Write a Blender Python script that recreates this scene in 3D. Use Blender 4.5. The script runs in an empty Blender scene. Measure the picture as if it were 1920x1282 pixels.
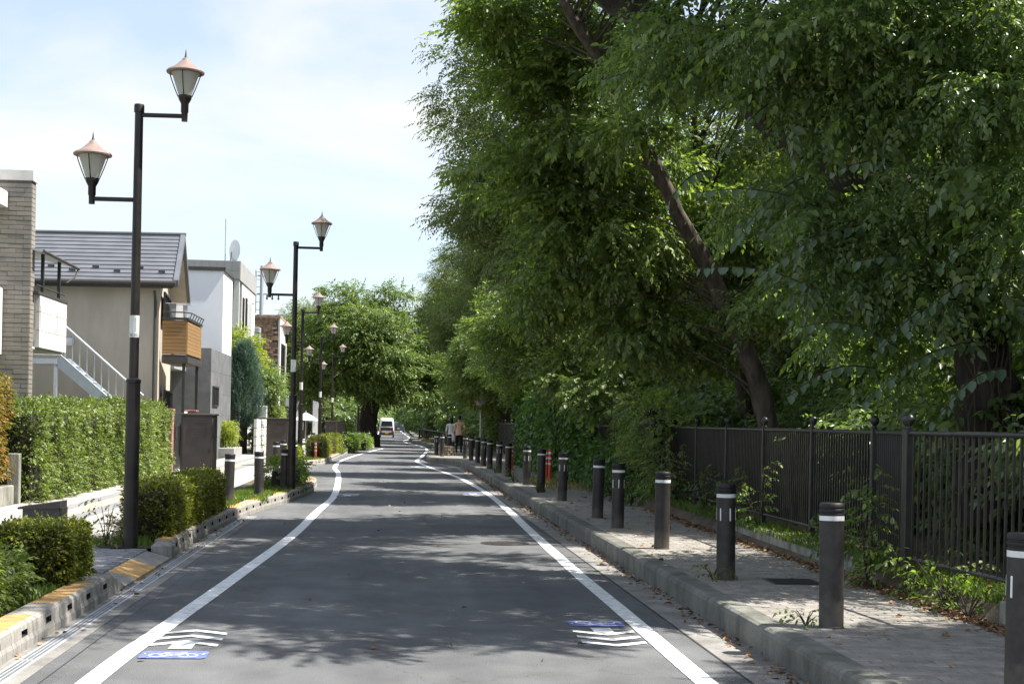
import bpy, bmesh, math, random
import numpy as np
from mathutils import Vector, Matrix

S = bpy.context.scene
COL = S.collection
R = math.radians
PI = math.pi

# ------------------------------------------------------------------ camera
F_PX, EYE = 2667.0, 1.63
ROLL, YAW = R(1.2), math.atan(225 / 2667.0)
cam_d = bpy.data.cameras.new('camera')
cam_d.sensor_fit = 'HORIZONTAL'
cam_d.sensor_width = 36.0
cam_d.lens = 36.0 * F_PX / 1920.0
cam_d.shift_y = 152.7 / 1920.0
cam_d.clip_end = 3000
cam_d.clip_start = 0.1
cam = bpy.data.objects.new('camera', cam_d)
COL.objects.link(cam)
_R0 = Vector((math.cos(YAW), -math.sin(YAW), 0)); _D = Vector((math.sin(YAW), math.cos(YAW), 0)); _Z = Vector((0, 0, 1))
_r = math.cos(ROLL) * _R0 + math.sin(ROLL) * _Z
_u = -math.sin(ROLL) * _R0 + math.cos(ROLL) * _Z
M = Matrix((_r, _u, -_D)).transposed().to_4x4()
M.translation = Vector((0, 0, EYE))
cam.matrix_world = M
S.camera = cam

# ------------------------------------------------------------------ sky, sun, exposure
SUN_EL, SUN_AZ = R(58), R(-6)          # azimuth measured from +X towards +Y
to_sun = Vector((math.cos(SUN_EL) * math.cos(SUN_AZ), math.cos(SUN_EL) * math.sin(SUN_AZ), math.sin(SUN_EL)))
W = bpy.data.worlds.new('World'); S.world = W; W.use_nodes = True
nt = W.node_tree; nt.nodes.clear()
o_ = nt.nodes.new('ShaderNodeOutputWorld'); bg = nt.nodes.new('ShaderNodeBackground')
sky = nt.nodes.new('ShaderNodeTexSky'); sky.sky_type = 'NISHITA'; sky.sun_disc = False
sky.sun_elevation = SUN_EL
sky.sun_rotation = PI / 2 - SUN_AZ      # clockwise from +Y
sky.air_density = 1.0; sky.dust_density = 1.2; sky.ozone_density = 2.6
tc = nt.nodes.new('ShaderNodeTexCoord')
mp = nt.nodes.new('ShaderNodeMapping'); mp.inputs['Scale'].default_value = (1, 1, 2.6)
cl = nt.nodes.new('ShaderNodeTexNoise'); cl.inputs['Scale'].default_value = 3.6; cl.inputs['Detail'].default_value = 7
cl.inputs['Roughness'].default_value = 0.52; cl.inputs['Distortion'].default_value = 0.35
mp.inputs['Location'].default_value = (0.35, 0.2, 0.15)
cr = nt.nodes.new('ShaderNodeValToRGB'); cr.color_ramp.elements[0].position = 0.49; cr.color_ramp.elements[1].position = 0.72
cr.color_ramp.elements[0].color = (0.36, 0.36, 0.36, 1)
cr.color_ramp.elements[1].color = (0.97, 0.97, 0.97, 1)
mx = nt.nodes.new('ShaderNodeMix'); mx.data_type = 'RGBA'
mx.inputs[7].default_value = (4.15, 4.22, 4.25, 1)
nt.links.new(tc.outputs['Generated'], mp.inputs['Vector']); nt.links.new(mp.outputs['Vector'], cl.inputs['Vector'])
nt.links.new(cl.outputs['Fac'], cr.inputs['Fac']); nt.links.new(cr.outputs['Color'], mx.inputs[0])
nt.links.new(sky.outputs['Color'], mx.inputs[6]); nt.links.new(mx.outputs[2], bg.inputs['Color'])
bg.inputs['Strength'].default_value = 0.086
nt.links.new(bg.outputs['Background'], o_.inputs['Surface'])
sl = bpy.data.lights.new('sun', 'SUN'); sl.energy = 4.2; sl.angle = R(0.53); sl.color = (1.0, 0.95, 0.87)
sun = bpy.data.objects.new('sun', sl); COL.objects.link(sun)
sun.rotation_euler = to_sun.to_track_quat('Z', 'Y').to_euler()
S.view_settings.view_transform = 'Standard'; S.view_settings.look = 'None'
S.view_settings.exposure = 1.53; S.view_settings.gamma = 1; S.view_settings.use_curve_mapping = False
S.cycles.use_denoising = True
S.cycles.max_bounces = 6; S.cycles.diffuse_bounces = 3; S.cycles.glossy_bounces = 2
S.cycles.transmission_bounces = 4; S.cycles.transparent_max_bounces = 4
S.cycles.sample_clamp_indirect = 6

def at(px, py, Y):
    """a point of the place at forward distance Y on the line of sight through a photo pixel"""
    v = _D + (px - 960) / F_PX * _r - (py - 793.7) / F_PX * _u
    return Vector((0, 0, EYE)) + v * (Y / v.y)

# ------------------------------------------------------------------ materials
MATS = {}
def nn(t, k, **kw):
    n = t.nodes.new(k)
    for a, b in kw.items(): setattr(n, a, b)
    return n

def mat(name, col, rough=0.6, var=0.12, scale=6.0, bump=0.0, bscale=40.0, metal=0.0, spec=0.4, col2=None, lo=0.4, hi=0.62, stretch=(1, 1, 1), rnd=0.0, coat=0.0, fine=0.0, wear=0.0, dust=0.0, streak=0.0):
    m = bpy.data.materials.new(name); m.use_nodes = True; t = m.node_tree
    b = t.nodes['Principled BSDF']
    b.inputs['Roughness'].default_value = rough; b.inputs['Metallic'].default_value = metal
    b.inputs['Specular IOR Level'].default_value = spec; b.inputs['Coat Weight'].default_value = coat
    c = nn(t, 'ShaderNodeTexCoord'); mp = nn(t, 'ShaderNodeMapping'); mp.inputs['Scale'].default_value = stretch
    geo = nn(t, 'ShaderNodeNewGeometry')
    t.links.new(geo.outputs['Position'], mp.inputs['Vector'])
    n1 = nn(t, 'ShaderNodeTexNoise'); n1.inputs['Scale'].default_value = scale; n1.inputs['Detail'].default_value = 6; n1.inputs['Roughness'].default_value = 0.62
    t.links.new(mp.outputs['Vector'], n1.inputs['Vector'])
    rp = nn(t, 'ShaderNodeValToRGB'); rp.color_ramp.elements[0].position = lo; rp.color_ramp.elements[1].position = hi
    c2 = col2 if col2 else tuple(min(1, x * (1 + var)) for x in col); c1 = col if col2 else tuple(x * (1 - var) for x in col)
    rp.color_ramp.elements[0].color = (*c1, 1); rp.color_ramp.elements[1].color = (*c2, 1)
    t.links.new(n1.outputs['Fac'], rp.inputs['Fac'])
    out = rp.outputs['Color']
    if fine:
        n3 = nn(t, 'ShaderNodeTexNoise'); n3.inputs['Scale'].default_value = 130; n3.inputs['Detail'].default_value = 2
        t.links.new(geo.outputs['Position'], n3.inputs['Vector'])
        mr = nn(t, 'ShaderNodeMapRange'); mr.inputs[1].default_value = 0.3; mr.inputs[2].default_value = 0.7; mr.inputs[3].default_value = 1 - fine; mr.inputs[4].default_value = 1 + fine
        t.links.new(n3.outputs['Fac'], mr.inputs[0])
        hs = nn(t, 'ShaderNodeMix', data_type='RGBA', blend_type='MULTIPLY'); hs.inputs[0].default_value = 1
        t.links.new(out, hs.inputs[6]); t.links.new(mr.outputs[0], hs.inputs[7]); out = hs.outputs[2]
    if rnd:
        oi = nn(t, 'ShaderNodeObjectInfo'); mr = nn(t, 'ShaderNodeMapRange'); mr.inputs[3].default_value = 1 - rnd; mr.inputs[4].default_value = 1 + rnd
        t.links.new(oi.outputs['Random'], mr.inputs[0])
        isl = nn(t, 'ShaderNodeMapRange'); isl.inputs[3].default_value = 1 - rnd; isl.inputs[4].default_value = 1 + rnd
        t.links.new(geo.outputs['Random Per Island'], isl.inputs[0])
        mu = nn(t, 'ShaderNodeMath', operation='MULTIPLY'); t.links.new(mr.outputs[0], mu.inputs[0]); t.links.new(isl.outputs[0], mu.inputs[1])
        hs = nn(t, 'ShaderNodeMix', data_type='RGBA', blend_type='MULTIPLY'); hs.inputs[0].default_value = 1
        t.links.new(out, hs.inputs[6]); t.links.new(mu.outputs[0], hs.inputs[7]); out = hs.outputs[2]
    if streak:    # long faint traffic streaks, blotches and thin cracks along the road
        for sc_, st_, am in ((1.0, (1.6, .05, 1), streak), (2.6, (1, .7, 1), streak * .8)):
            n5 = nn(t, 'ShaderNodeTexNoise'); n5.inputs['Scale'].default_value = sc_; n5.inputs['Detail'].default_value = 5; mp5 = nn(t, 'ShaderNodeMapping'); mp5.inputs['Scale'].default_value = st_
            t.links.new(geo.outputs['Position'], mp5.inputs['Vector']); t.links.new(mp5.outputs['Vector'], n5.inputs['Vector'])
            m5 = nn(t, 'ShaderNodeMapRange'); m5.inputs[1].default_value = .35; m5.inputs[2].default_value = .65; m5.inputs[3].default_value = 1 - am; m5.inputs[4].default_value = 1 + am; t.links.new(n5.outputs['Fac'], m5.inputs[0])
            hs = nn(t, 'ShaderNodeMix', data_type='RGBA', blend_type='MULTIPLY'); hs.inputs[0].default_value = 1; t.links.new(out, hs.inputs[6]); t.links.new(m5.outputs[0], hs.inputs[7]); out = hs.outputs[2]
        vo = nn(t, 'ShaderNodeTexVoronoi', feature='DISTANCE_TO_EDGE'); vo.inputs['Scale'].default_value = .55; n6 = nn(t, 'ShaderNodeTexNoise'); n6.inputs['Scale'].default_value = 3; n6.inputs['Detail'].default_value = 6
        t.links.new(geo.outputs['Position'], n6.inputs['Vector']); av = nn(t, 'ShaderNodeVectorMath', operation='ADD'); t.links.new(geo.outputs['Position'], av.inputs[0]); t.links.new(n6.outputs['Color'], av.inputs[1]); t.links.new(av.outputs[0], vo.inputs['Vector'])
        m6 = nn(t, 'ShaderNodeMapRange'); m6.inputs[1].default_value = .002; m6.inputs[2].default_value = .007; m6.inputs[3].default_value = .72; m6.inputs[4].default_value = 1; t.links.new(vo.outputs['Distance'], m6.inputs[0])
        hs = nn(t, 'ShaderNodeMix', data_type='RGBA', blend_type='MULTIPLY'); hs.inputs[0].default_value = 1; t.links.new(out, hs.inputs[6]); t.links.new(m6.outputs[0], hs.inputs[7]); out = hs.outputs[2]
    if wear:      # paint rubbed through to the asphalt
        n4 = nn(t, 'ShaderNodeTexNoise'); n4.inputs['Scale'].default_value = 26; n4.inputs['Detail'].default_value = 8; n4.inputs['Roughness'].default_value = 0.75
        mp4 = nn(t, 'ShaderNodeMapping'); mp4.inputs['Scale'].default_value = (0.45, 1.2, 1); t.links.new(geo.outputs['Position'], mp4.inputs['Vector']); t.links.new(mp4.outputs['Vector'], n4.inputs['Vector'])
        w4 = nn(t, 'ShaderNodeMapRange'); w4.inputs[1].default_value = wear - .05; w4.inputs[2].default_value = wear + .06; w4.inputs[3].default_value = 0; w4.inputs[4].default_value = .8
        t.links.new(n4.outputs['Fac'], w4.inputs[0]); hs = nn(t, 'ShaderNodeMix', data_type='RGBA'); hs.inputs[7].default_value = (.11, .112, .118, 1)
        t.links.new(w4.outputs[0], hs.inputs[0]); t.links.new(out, hs.inputs[6]); out = hs.outputs[2]
    if dust:      # splashed dirt round the foot
        sp_ = nn(t, 'ShaderNodeSeparateXYZ'); t.links.new(c.outputs['Object'], sp_.inputs[0]); d1 = nn(t, 'ShaderNodeMath', operation='MULTIPLY_ADD'); d1.inputs[1].default_value = .35; d1.inputs[2].default_value = -.10
        t.links.new(n1.outputs['Fac'], d1.inputs[0]); d2 = nn(t, 'ShaderNodeMath', operation='SUBTRACT'); t.links.new(sp_.outputs['Z'], d2.inputs[0]); t.links.new(d1.outputs[0], d2.inputs[1])
        d3 = nn(t, 'ShaderNodeMapRange'); d3.inputs[1].default_value = 0; d3.inputs[2].default_value = .16; d3.inputs[3].default_value = dust; d3.inputs[4].default_value = 0; t.links.new(d2.outputs[0], d3.inputs[0])
        hs = nn(t, 'ShaderNodeMix', data_type='RGBA'); hs.inputs[7].default_value = (.15, .13, .105, 1); t.links.new(d3.outputs[0], hs.inputs[0]); t.links.new(out, hs.inputs[6]); out = hs.outputs[2]
    t.links.new(out, b.inputs['Base Color'])
    if bump:
        n2 = nn(t, 'ShaderNodeTexNoise'); n2.inputs['Scale'].default_value = bscale; n2.inputs['Detail'].default_value = 4
        t.links.new(mp.outputs['Vector'], n2.inputs['Vector'])
        bm_ = nn(t, 'ShaderNodeBump'); bm_.inputs['Strength'].default_value = bump; bm_.inputs['Distance'].default_value = 0.02
        t.links.new(n2.outputs['Fac'], bm_.inputs['Height']); t.links.new(bm_.outputs['Normal'], b.inputs['Normal'])
    MATS[name] = m; return m

def leafmat(name, col, tint, trans=0.35, var=0.35, rough=0.45, spec=0.35):
    """leaf: diffuse + gloss + light let through, colour varying leaf by leaf"""
    m = bpy.data.materials.new(name); m.use_nodes = True; t = m.node_tree
    b = t.nodes['Principled BSDF']; out = t.nodes['Material Output']
    geo = nn(t, 'ShaderNodeNewGeometry')
    n1 = nn(t, 'ShaderNodeTexNoise'); n1.inputs['Scale'].default_value = 0.9; n1.inputs['Detail'].default_value = 3
    t.links.new(geo.outputs['Position'], n1.inputs['Vector'])
    ad = nn(t, 'ShaderNodeMath', operation='ADD'); t.links.new(geo.outputs['Random Per Island'], ad.inputs[0]); t.links.new(n1.outputs['Fac'], ad.inputs[1])
    mr = nn(t, 'ShaderNodeMapRange'); mr.inputs[1].default_value = 0.35; mr.inputs[2].default_value = 1.65
    t.links.new(ad.outputs[0], mr.inputs[0])
    rp = nn(t, 'ShaderNodeValToRGB')
    a = tuple(x * (1 - var) for x in col); z = tint
    rp.color_ramp.elements[0].color = (*a, 1); rp.color_ramp.elements[1].color = (*z, 1)
    e = rp.color_ramp.elements.new(0.55); e.color = (*col, 1)
    t.links.new(mr.outputs[0], rp.inputs['Fac'])
    b.inputs['Roughness'].default_value = rough; b.inputs['Specular IOR Level'].default_value = spec
    t.links.new(rp.outputs['Color'], b.inputs['Base Color'])
    tr = nn(t, 'ShaderNodeBsdfTranslucent')
    mul = nn(t, 'ShaderNodeMix', data_type='RGBA', blend_type='MULTIPLY'); mul.inputs[0].default_value = 1; mul.inputs[7].default_value = (1.9, 2.1, 0.8, 1)
    t.links.new(rp.outputs['Color'], mul.inputs[6]); t.links.new(mul.outputs[2], tr.inputs['Color'])
    ms = nn(t, 'ShaderNodeMixShader'); ms.inputs[0].default_value = trans
    t.links.new(b.outputs[0], ms.inputs[1]); t.links.new(tr.outputs[0], ms.inputs[2]); t.links.new(ms.outputs[0], out.inputs['Surface'])
    MATS[name] = m; return m

mat('asphalt', (0.104, 0.107, 0.110), 0.85, scale=0.55, col2=(0.134, 0.137, 0.139), bump=0.6, bscale=110, spec=0.25, fine=0.4, streak=0.13)
mat('road_paint', (0.62, 0.63, 0.63), 0.7, scale=5, col2=(0.74, 0.75, 0.75), bump=0.2, bscale=90, lo=0.3, hi=0.6, fine=0.1, wear=0.57)
mat('mark_blue', (0.115, 0.15, 0.36), 0.75, var=0.25, scale=18, wear=0.56)
mat('gutter', (0.16, 0.155, 0.145), 0.9, scale=2.5, col2=(0.26, 0.25, 0.235), bump=0.4, bscale=60, fine=0.15)
mat('kerb_right', (0.075, 0.078, 0.064), 0.9, scale=3.2, col2=(0.185, 0.185, 0.162), bump=0.5, bscale=50, rnd=0.07, lo=0.3, hi=0.65, stretch=(1, 1, 0.6), fine=0.12)
mat('kerb_left', (0.17, 0.16, 0.145), 0.9, scale=5, col2=(0.31, 0.295, 0.27), bump=0.5, bscale=45, rnd=0.08, lo=0.3, hi=0.6, stretch=(2.5, 2.5, 0.5), fine=0.12)
mat('kerb_yellow', (0.34, 0.21, 0.095), 0.85, scale=9, col2=(0.52, 0.32, 0.11), bump=0.3, bscale=70, rnd=0.1)
mat('slot_dark', (0.02, 0.02, 0.02), 0.95)
mat('paver', (0.20, 0.185, 0.165), 0.9, scale=8, col2=(0.27, 0.25, 0.225), bump=0.35, bscale=80, rnd=0.10, fine=0.15)
mat('paver_left', (0.20, 0.20, 0.21), 0.9, scale=8, col2=(0.27, 0.27, 0.275), bump=0.35, bscale=80, rnd=0.12, fine=0.15)
mat('paver_bed', (0.09, 0.085, 0.075), 0.95, var=0.2, scale=10)
mat('path_light', (0.31, 0.297, 0.275), 0.9, scale=1.2, col2=(0.37, 0.357, 0.332), bump=0.3, bscale=90, fine=0.12)
mat('path_grey', (0.21, 0.21, 0.215), 0.9, var=0.1, scale=2, fine=0.12)
mat('tactile', (0.50, 0.44, 0.27), 0.85, var=0.12, scale=5)
mat('soil', (0.07, 0.055, 0.04), 0.95, scale=3, col2=(0.13, 0.105, 0.075), bump=0.8, bscale=25)
mat('earth', (0.10, 0.095, 0.065), 0.95, scale=0.4, col2=(0.09, 0.11, 0.045))
mat('dark_brown', (0.028, 0.023, 0.021), 0.42, var=0.2, scale=7, spec=0.5)
mat('pole_brown', (0.018, 0.014, 0.0125), 0.42, var=0.3, scale=5, spec=0.4)
mat('bollard_brown', (0.027, 0.024, 0.022), 0.5, var=0.28, scale=9, spec=0.45, rnd=0.14, dust=0.45)
mat('black_rubber', (0.012, 0.012, 0.012), 0.55, var=0.2)
mat('reflect_white', (0.72, 0.73, 0.72), 0.5, var=0.08)
mat('cabinet_brown', (0.060, 0.048, 0.043), 0.5, var=0.12, scale=4, spec=0.45)
mat('lamp_roof', (0.225, 0.163, 0.142), 0.6, var=0.12, scale=12)
mat('fence_brown', (0.024, 0.023, 0.021), 0.4, var=0.2, scale=9, spec=0.5)
mat('sticker', (0.60, 0.62, 0.60), 0.6, var=0.05)
mat('ink', (0.03, 0.03, 0.035), 0.7)
mat('tile_wall', (0.245, 0.225, 0.195), 0.75, var=0.10, scale=1.2, rnd=0.10)
mat('mortar', (0.12, 0.112, 0.10), 0.95, var=0.1)
mat('concrete_white', (0.58, 0.57, 0.54), 0.85, var=0.10, scale=2.2, bump=0.1)
mat('beige_render', (0.46, 0.405, 0.335), 0.9, var=0.08, scale=1.6, stretch=(1, 1, .3), bump=0.12, bscale=60)
mat('roof_grey', (0.108, 0.115, 0.130), 0.5, var=0.10, scale=1.5, rnd=0.04)
mat('dark_metal', (0.035, 0.034, 0.034), 0.45, var=0.15)
mat('fascia', (0.055, 0.050, 0.046), 0.5, var=0.1)
mat('wood', (0.23, 0.135, 0.055), 0.6, scale=3, col2=(0.30, 0.18, 0.075), stretch=(1, 1, 14), rnd=0.08)
mat('white_render', (0.80, 0.815, 0.82), 0.9, var=0.03, scale=0.9)
mat('grey_panel', (0.115, 0.118, 0.125), 0.7, scale=1.6, col2=(0.16, 0.163, 0.17), rnd=0.04)
mat('grey_building', (0.30, 0.295, 0.29), 0.85, var=0.06, scale=0.8)
mat('light_building', (0.55, 0.54, 0.51), 0.85, var=0.06, scale=0.8)
mat('brown_brick', (0.20, 0.125, 0.08), 0.9, scale=4, col2=(0.34, 0.23, 0.15), rnd=0.22)
mat('red_brick', (0.23, 0.115, 0.085), 0.9, scale=6, col2=(0.34, 0.19, 0.145), rnd=0.15)
mat('stair_paint', (0.50, 0.55, 0.60), 0.55, var=0.05)
mat('galv', (0.42, 0.44, 0.46), 0.5, var=0.08, metal=0.3)
mat('cloth_white', (0.75, 0.75, 0.74), 0.9, var=0.06)
mat('window_glass', (0.03, 0.035, 0.04), 0.08, var=0.1, spec=0.7)
mat('bark', (0.050, 0.039, 0.031), 0.95, scale=9, col2=(0.115, 0.092, 0.074), bump=1.0, bscale=22, stretch=(1, 1, 0.25))
mat('bark_dark', (0.022, 0.018, 0.015), 0.95, scale=7, col2=(0.05, 0.04, 0.032), bump=1.0, bscale=22, stretch=(1, 1, 0.25))
mat('twig', (0.06, 0.045, 0.03), 0.9, var=0.2)
mat('orange', (0.62, 0.085, 0.03), 0.5, var=0.1)
mat('car_white', (0.74, 0.75, 0.76), 0.3, var=0.02, coat=0.5)
mat('car_blue', (0.05, 0.07, 0.12), 0.3, var=0.05, coat=0.5)
mat('tyre', (0.015, 0.015, 0.015), 0.85)
mat('rim', (0.35, 0.35, 0.36), 0.35, metal=0.8, var=0.05)
mat('tail_red', (0.50, 0.03, 0.02), 0.25, var=0.05)
mat('plate_yellow', (0.70, 0.46, 0.03), 0.5, var=0.03)
mat('sign_red', (0.45, 0.03, 0.06), 0.5, var=0.05)
mat('sign_blue', (0.06, 0.12, 0.35), 0.5, var=0.05)
mat('sign_teal', (0.10, 0.36, 0.36), 0.5, var=0.05)
mat('skin', (0.50, 0.31, 0.22), 0.6, var=0.05)
mat('hair', (0.012, 0.010, 0.009), 0.5, var=0.1)
mat('shirt_peach', (0.74, 0.48, 0.35), 0.9, var=0.06)
mat('cloth_black', (0.016, 0.016, 0.018), 0.9, var=0.1)
mat('cloth_navy', (0.03, 0.035, 0.055), 0.9, var=0.1)
mat('parasol', (0.36, 0.35, 0.45), 0.8, var=0.05)
mat('stone', (0.17, 0.14, 0.10), 0.95, scale=9, col2=(0.33, 0.28, 0.21), bump=1.0, bscale=14)
mat('rock', (0.10, 0.10, 0.09), 0.95, scale=5, col2=(0.22, 0.21, 0.18), bump=1.0, bscale=12)
mat('low_wall', (0.15, 0.15, 0.125), 0.95, scale=3.5, col2=(0.29, 0.285, 0.25), bump=0.5, bscale=30, stretch=(1.6, 1.6, 0.6))
mat('dead_leaf', (0.17, 0.085, 0.04), 0.9, scale=30, col2=(0.33, 0.21, 0.11), rnd=0.4)
# frosted lamp glass
mg = mat('frosted', (0.62, 0.62, 0.58), 0.55, var=0.03); _b = mg.node_tree.nodes['Principled BSDF']
_t = mg.node_tree; _tr = _t.nodes.new('ShaderNodeBsdfTranslucent'); _tr.inputs['Color'].default_value = (.85, .85, .80, 1); _ms = _t.nodes.new('ShaderNodeMixShader'); _ms.inputs[0].default_value = .6
_t.links.new(_b.outputs[0], _ms.inputs[1]); _t.links.new(_tr.outputs[0], _ms.inputs[2]); _t.links.new(_ms.outputs[0], _t.nodes['Material Output'].inputs['Surface'])
leafmat('leaf_zelkova', (0.096, 0.135, 0.046), (0.255, 0.285, 0.095), 0.38, spec=0.55)
leafmat('leaf_mid', (0.114, 0.164, 0.050), (0.275, 0.33, 0.10), 0.44, spec=0.5)
leafmat('leaf_near', (0.106, 0.158, 0.064), (0.25, 0.32, 0.11), 0.48, rough=0.34, spec=0.75)
leafmat('leaf_big', (0.090, 0.145, 0.088), (0.15, 0.22, 0.105), 0.36, rough=0.35, spec=0.75)
leafmat('leaf_cherry', (0.085, 0.136, 0.031), (0.232, 0.279, 0.078), 0.34)
leafmat('leaf_ivy', (0.062, 0.132, 0.034), (0.132, 0.232, 0.054), 0.3)
leafmat('leaf_hedge', (0.10, 0.142, 0.030), (0.28, 0.33, 0.08), 0.3, spec=0.5)
leafmat('leaf_box', (0.090, 0.112, 0.022), (0.37, 0.355, 0.05), 0.3)
leafmat('leaf_red', (0.125, 0.125, 0.030), (0.38, 0.145, 0.055), 0.3)
leafmat('leaf_blue', (0.078, 0.132, 0.116), (0.171, 0.256, 0.225), 0.15, rough=0.7)
leafmat('leaf_yellow', (0.172, 0.218, 0.025), (0.402, 0.414, 0.057), 0.4)
leafmat('leaf_grass', (0.095, 0.150, 0.032), (0.23, 0.29, 0.065), 0.4)
leafmat('leaf_dry', (0.217, 0.186, 0.085), (0.403, 0.310, 0.124), 0.3)

# ------------------------------------------------------------------ building helpers
def tag(o, label=None, cat=None, group=None, kind=None):
    if label: o['label'] = label
    if cat: o['category'] = cat
    if group: o['group'] = group
    if kind: o['kind'] = kind
    return o

def thing(name, label, cat, loc=(0, 0, 0), rz=0.0, group=None):
    o = bpy.data.objects.new(name, None); COL.objects.link(o)
    o.empty_display_size = 0.1; o.location = loc; o.rotation_euler = (0, 0, rz)
    return tag(o, label, cat, group)

def link_mesh(name, me, parent=None, loc=None, rz=None):
    o = bpy.data.objects.new(name, me); COL.objects.link(o)
    if parent: o.parent = parent
    if loc is not None: o.location = loc
    if rz is not None: o.rotation_euler = (0, 0, rz)
    return o

CH = {}
def copy_tree(o, parent=None, depth=0):
    if depth == 0:
        CH.clear()
        for x in bpy.data.objects:
            if x.parent: CH.setdefault(x.parent.name, []).append(x)
    c = o.copy(); COL.objects.link(c); c.parent = parent
    for ch in CH.get(o.name, []): copy_tree(ch, c, depth + 1)
    return c

class MB:
    def __init__(s): s.v = []; s.f = []; s.mi = []; s.cur = 0
    def add(s, vs, fs):
        n = len(s.v); s.v += [tuple(p) for p in vs]
        for f in fs: s.f.append(tuple(i + n for i in f)); s.mi.append(s.cur)
        return s
    def box(s, x0, x1, y0, y1, z0, z1):
        return s.add([(x0, y0, z0), (x1, y0, z0), (x1, y1, z0), (x0, y1, z0), (x0, y0, z1), (x1, y0, z1), (x1, y1, z1), (x0, y1, z1)],
                     [(3, 2, 1, 0), (4, 5, 6, 7), (0, 1, 5, 4), (1, 2, 6, 5), (2, 3, 7, 6), (3, 0, 4, 7)])
    def cbox(s, x0, x1, y0, y1, z0, z1, c):
        """box with chamfered edges all round its top and sides"""
        rings = []
        for z, k in ((z0, 0), (z1 - c, 0), (z1, c)):
            rings.append([(x0 + c + k, y0 + k, z), (x1 - c - k, y0 + k, z), (x1 - k, y0 + c + k, z), (x1 - k, y1 - c - k, z),
                          (x1 - c - k, y1 - k, z), (x0 + c + k, y1 - k, z), (x0 + k, y1 - c - k, z), (x0 + k, y0 + c + k, z)])
        return s.loft(rings)
    def loft(s, rings, cap=True, closed=True):
        n = len(rings[0]); vs = [p for r in rings for p in r]; fs = []
        for i in range(len(rings) - 1):
            for j in range(n if closed else n - 1):
                a = i * n + j; b = i * n + (j + 1) % n
                fs.append((a, b, b + n, a + n))
        if cap: fs.append(tuple(range(n - 1, -1, -1))); fs.append(tuple((len(rings) - 1) * n + j for j in range(n)))
        return s.add(vs, fs)
    def lathe(s, prof, n=20, c=(0, 0, 0), cap=True):
        rings = [[(c[0] + r * math.cos(2 * PI * j / n), c[1] + r * math.sin(2 * PI * j / n), c[2] + z) for j in range(n)] for r, z in prof]
        return s.loft(rings, cap)
    def tube(s, pts, rad, n=8, cap=True):
        pts = [Vector(p) for p in pts]; rings = []; m = len(pts)
        rad = rad if isinstance(rad, (list, tuple)) else [rad] * m
        ref = None
        for i, p in enumerate(pts):
            t = (pts[min(i + 1, m - 1)] - pts[max(i - 1, 0)]).normalized()
            if ref is None: ref = Vector((0, 0, 1)) if abs(t.z) < 0.9 else Vector((0, 1, 0))
            a = t.cross(ref).normalized(); b = a.cross(t).normalized(); ref = b
            rings.append([tuple(p + rad[i] * (math.cos(2 * PI * j / n) * a + math.sin(2 * PI * j / n) * b)) for j in range(n)])
        return s.loft(rings, cap)
    def prism(s, poly, axis, a, b):
        """extrude polygon: axis 'y': poly (x,z); 'x': poly (y,z); 'z': poly (x,y)"""
        g = {'y': lambda p, t: (p[0], t, p[1]), 'x': lambda p, t: (t, p[0], p[1]), 'z': lambda p, t: (p[0], p[1], t)}[axis]
        return s.loft([[g(p, a) for p in poly], [g(p, b) for p in poly]])
    def quad(s, *p): return s.add(p, [tuple(range(len(p)))])
    def mesh(s, name, mats, smooth=False):
        me = bpy.data.meshes.new(name); me.from_pydata(s.v, [], s.f)
        for m in (mats if isinstance(mats, (list, tuple)) else [mats]): me.materials.append(MATS[m])
        if any(s.mi): me.polygons.foreach_set('material_index', s.mi)
        bm = bmesh.new(); bm.from_mesh(me); bmesh.ops.recalc_face_normals(bm, faces=bm.faces); bm.to_mesh(me); bm.free()
        if smooth:
            me.polygons.foreach_set('use_smooth', [True] * len(me.polygons))
            try: me.set_sharp_from_angle(angle=R(38))
            except Exception: pass
        return me
    def build(s, name, mats, parent=None, smooth=False, loc=None, rz=None):
        return link_mesh(name, s.mesh(name, mats, smooth), parent, loc, rz)

def interp(path, t):
    for i in range(len(path) - 1):
        if path[i][1] <= t <= path[i + 1][1]:
            k = (t - path[i][1]) / (path[i + 1][1] - path[i][1]); return path[i][0] + k * (path[i + 1][0] - path[i][0])
    return path[0][0] if t < path[0][1] else path[-1][0]

def smooth_path(P, n=8):
    """Catmull-Rom through 2-D points"""
    P = [Vector((p[0], p[1], 0)) for p in P]; out = []
    for i in range(len(P) - 1):
        p0, p1, p2, p3 = P[max(i - 1, 0)], P[i], P[i + 1], P[min(i + 2, len(P) - 1)]
        for k in range(n):
            t = k / n
            out.append(0.5 * ((2 * p1) + (p2 - p0) * t + (2 * p0 - 5 * p1 + 4 * p2 - p3) * t * t + (3 * p1 - p0 - 3 * p2 + p3) * t ** 3))
    out.append(P[-1]); return out

def ribbon(path, half, z, mb):
    L, Rr = [], []
    for i, p in enumerate(path):
        t = (path[min(i + 1, len(path) - 1)] - path[max(i - 1, 0)]).normalized(); n = Vector((-t.y, t.x, 0))
        L.append(p + n * half); Rr.append(p - n * half)
    for i in range(len(path) - 1):
        mb.quad((Rr[i].x, Rr[i].y, z), (Rr[i + 1].x, Rr[i + 1].y, z), (L[i + 1].x, L[i + 1].y, z), (L[i].x, L[i].y, z))

def structure(o): o['kind'] = 'structure'; return o

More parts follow.
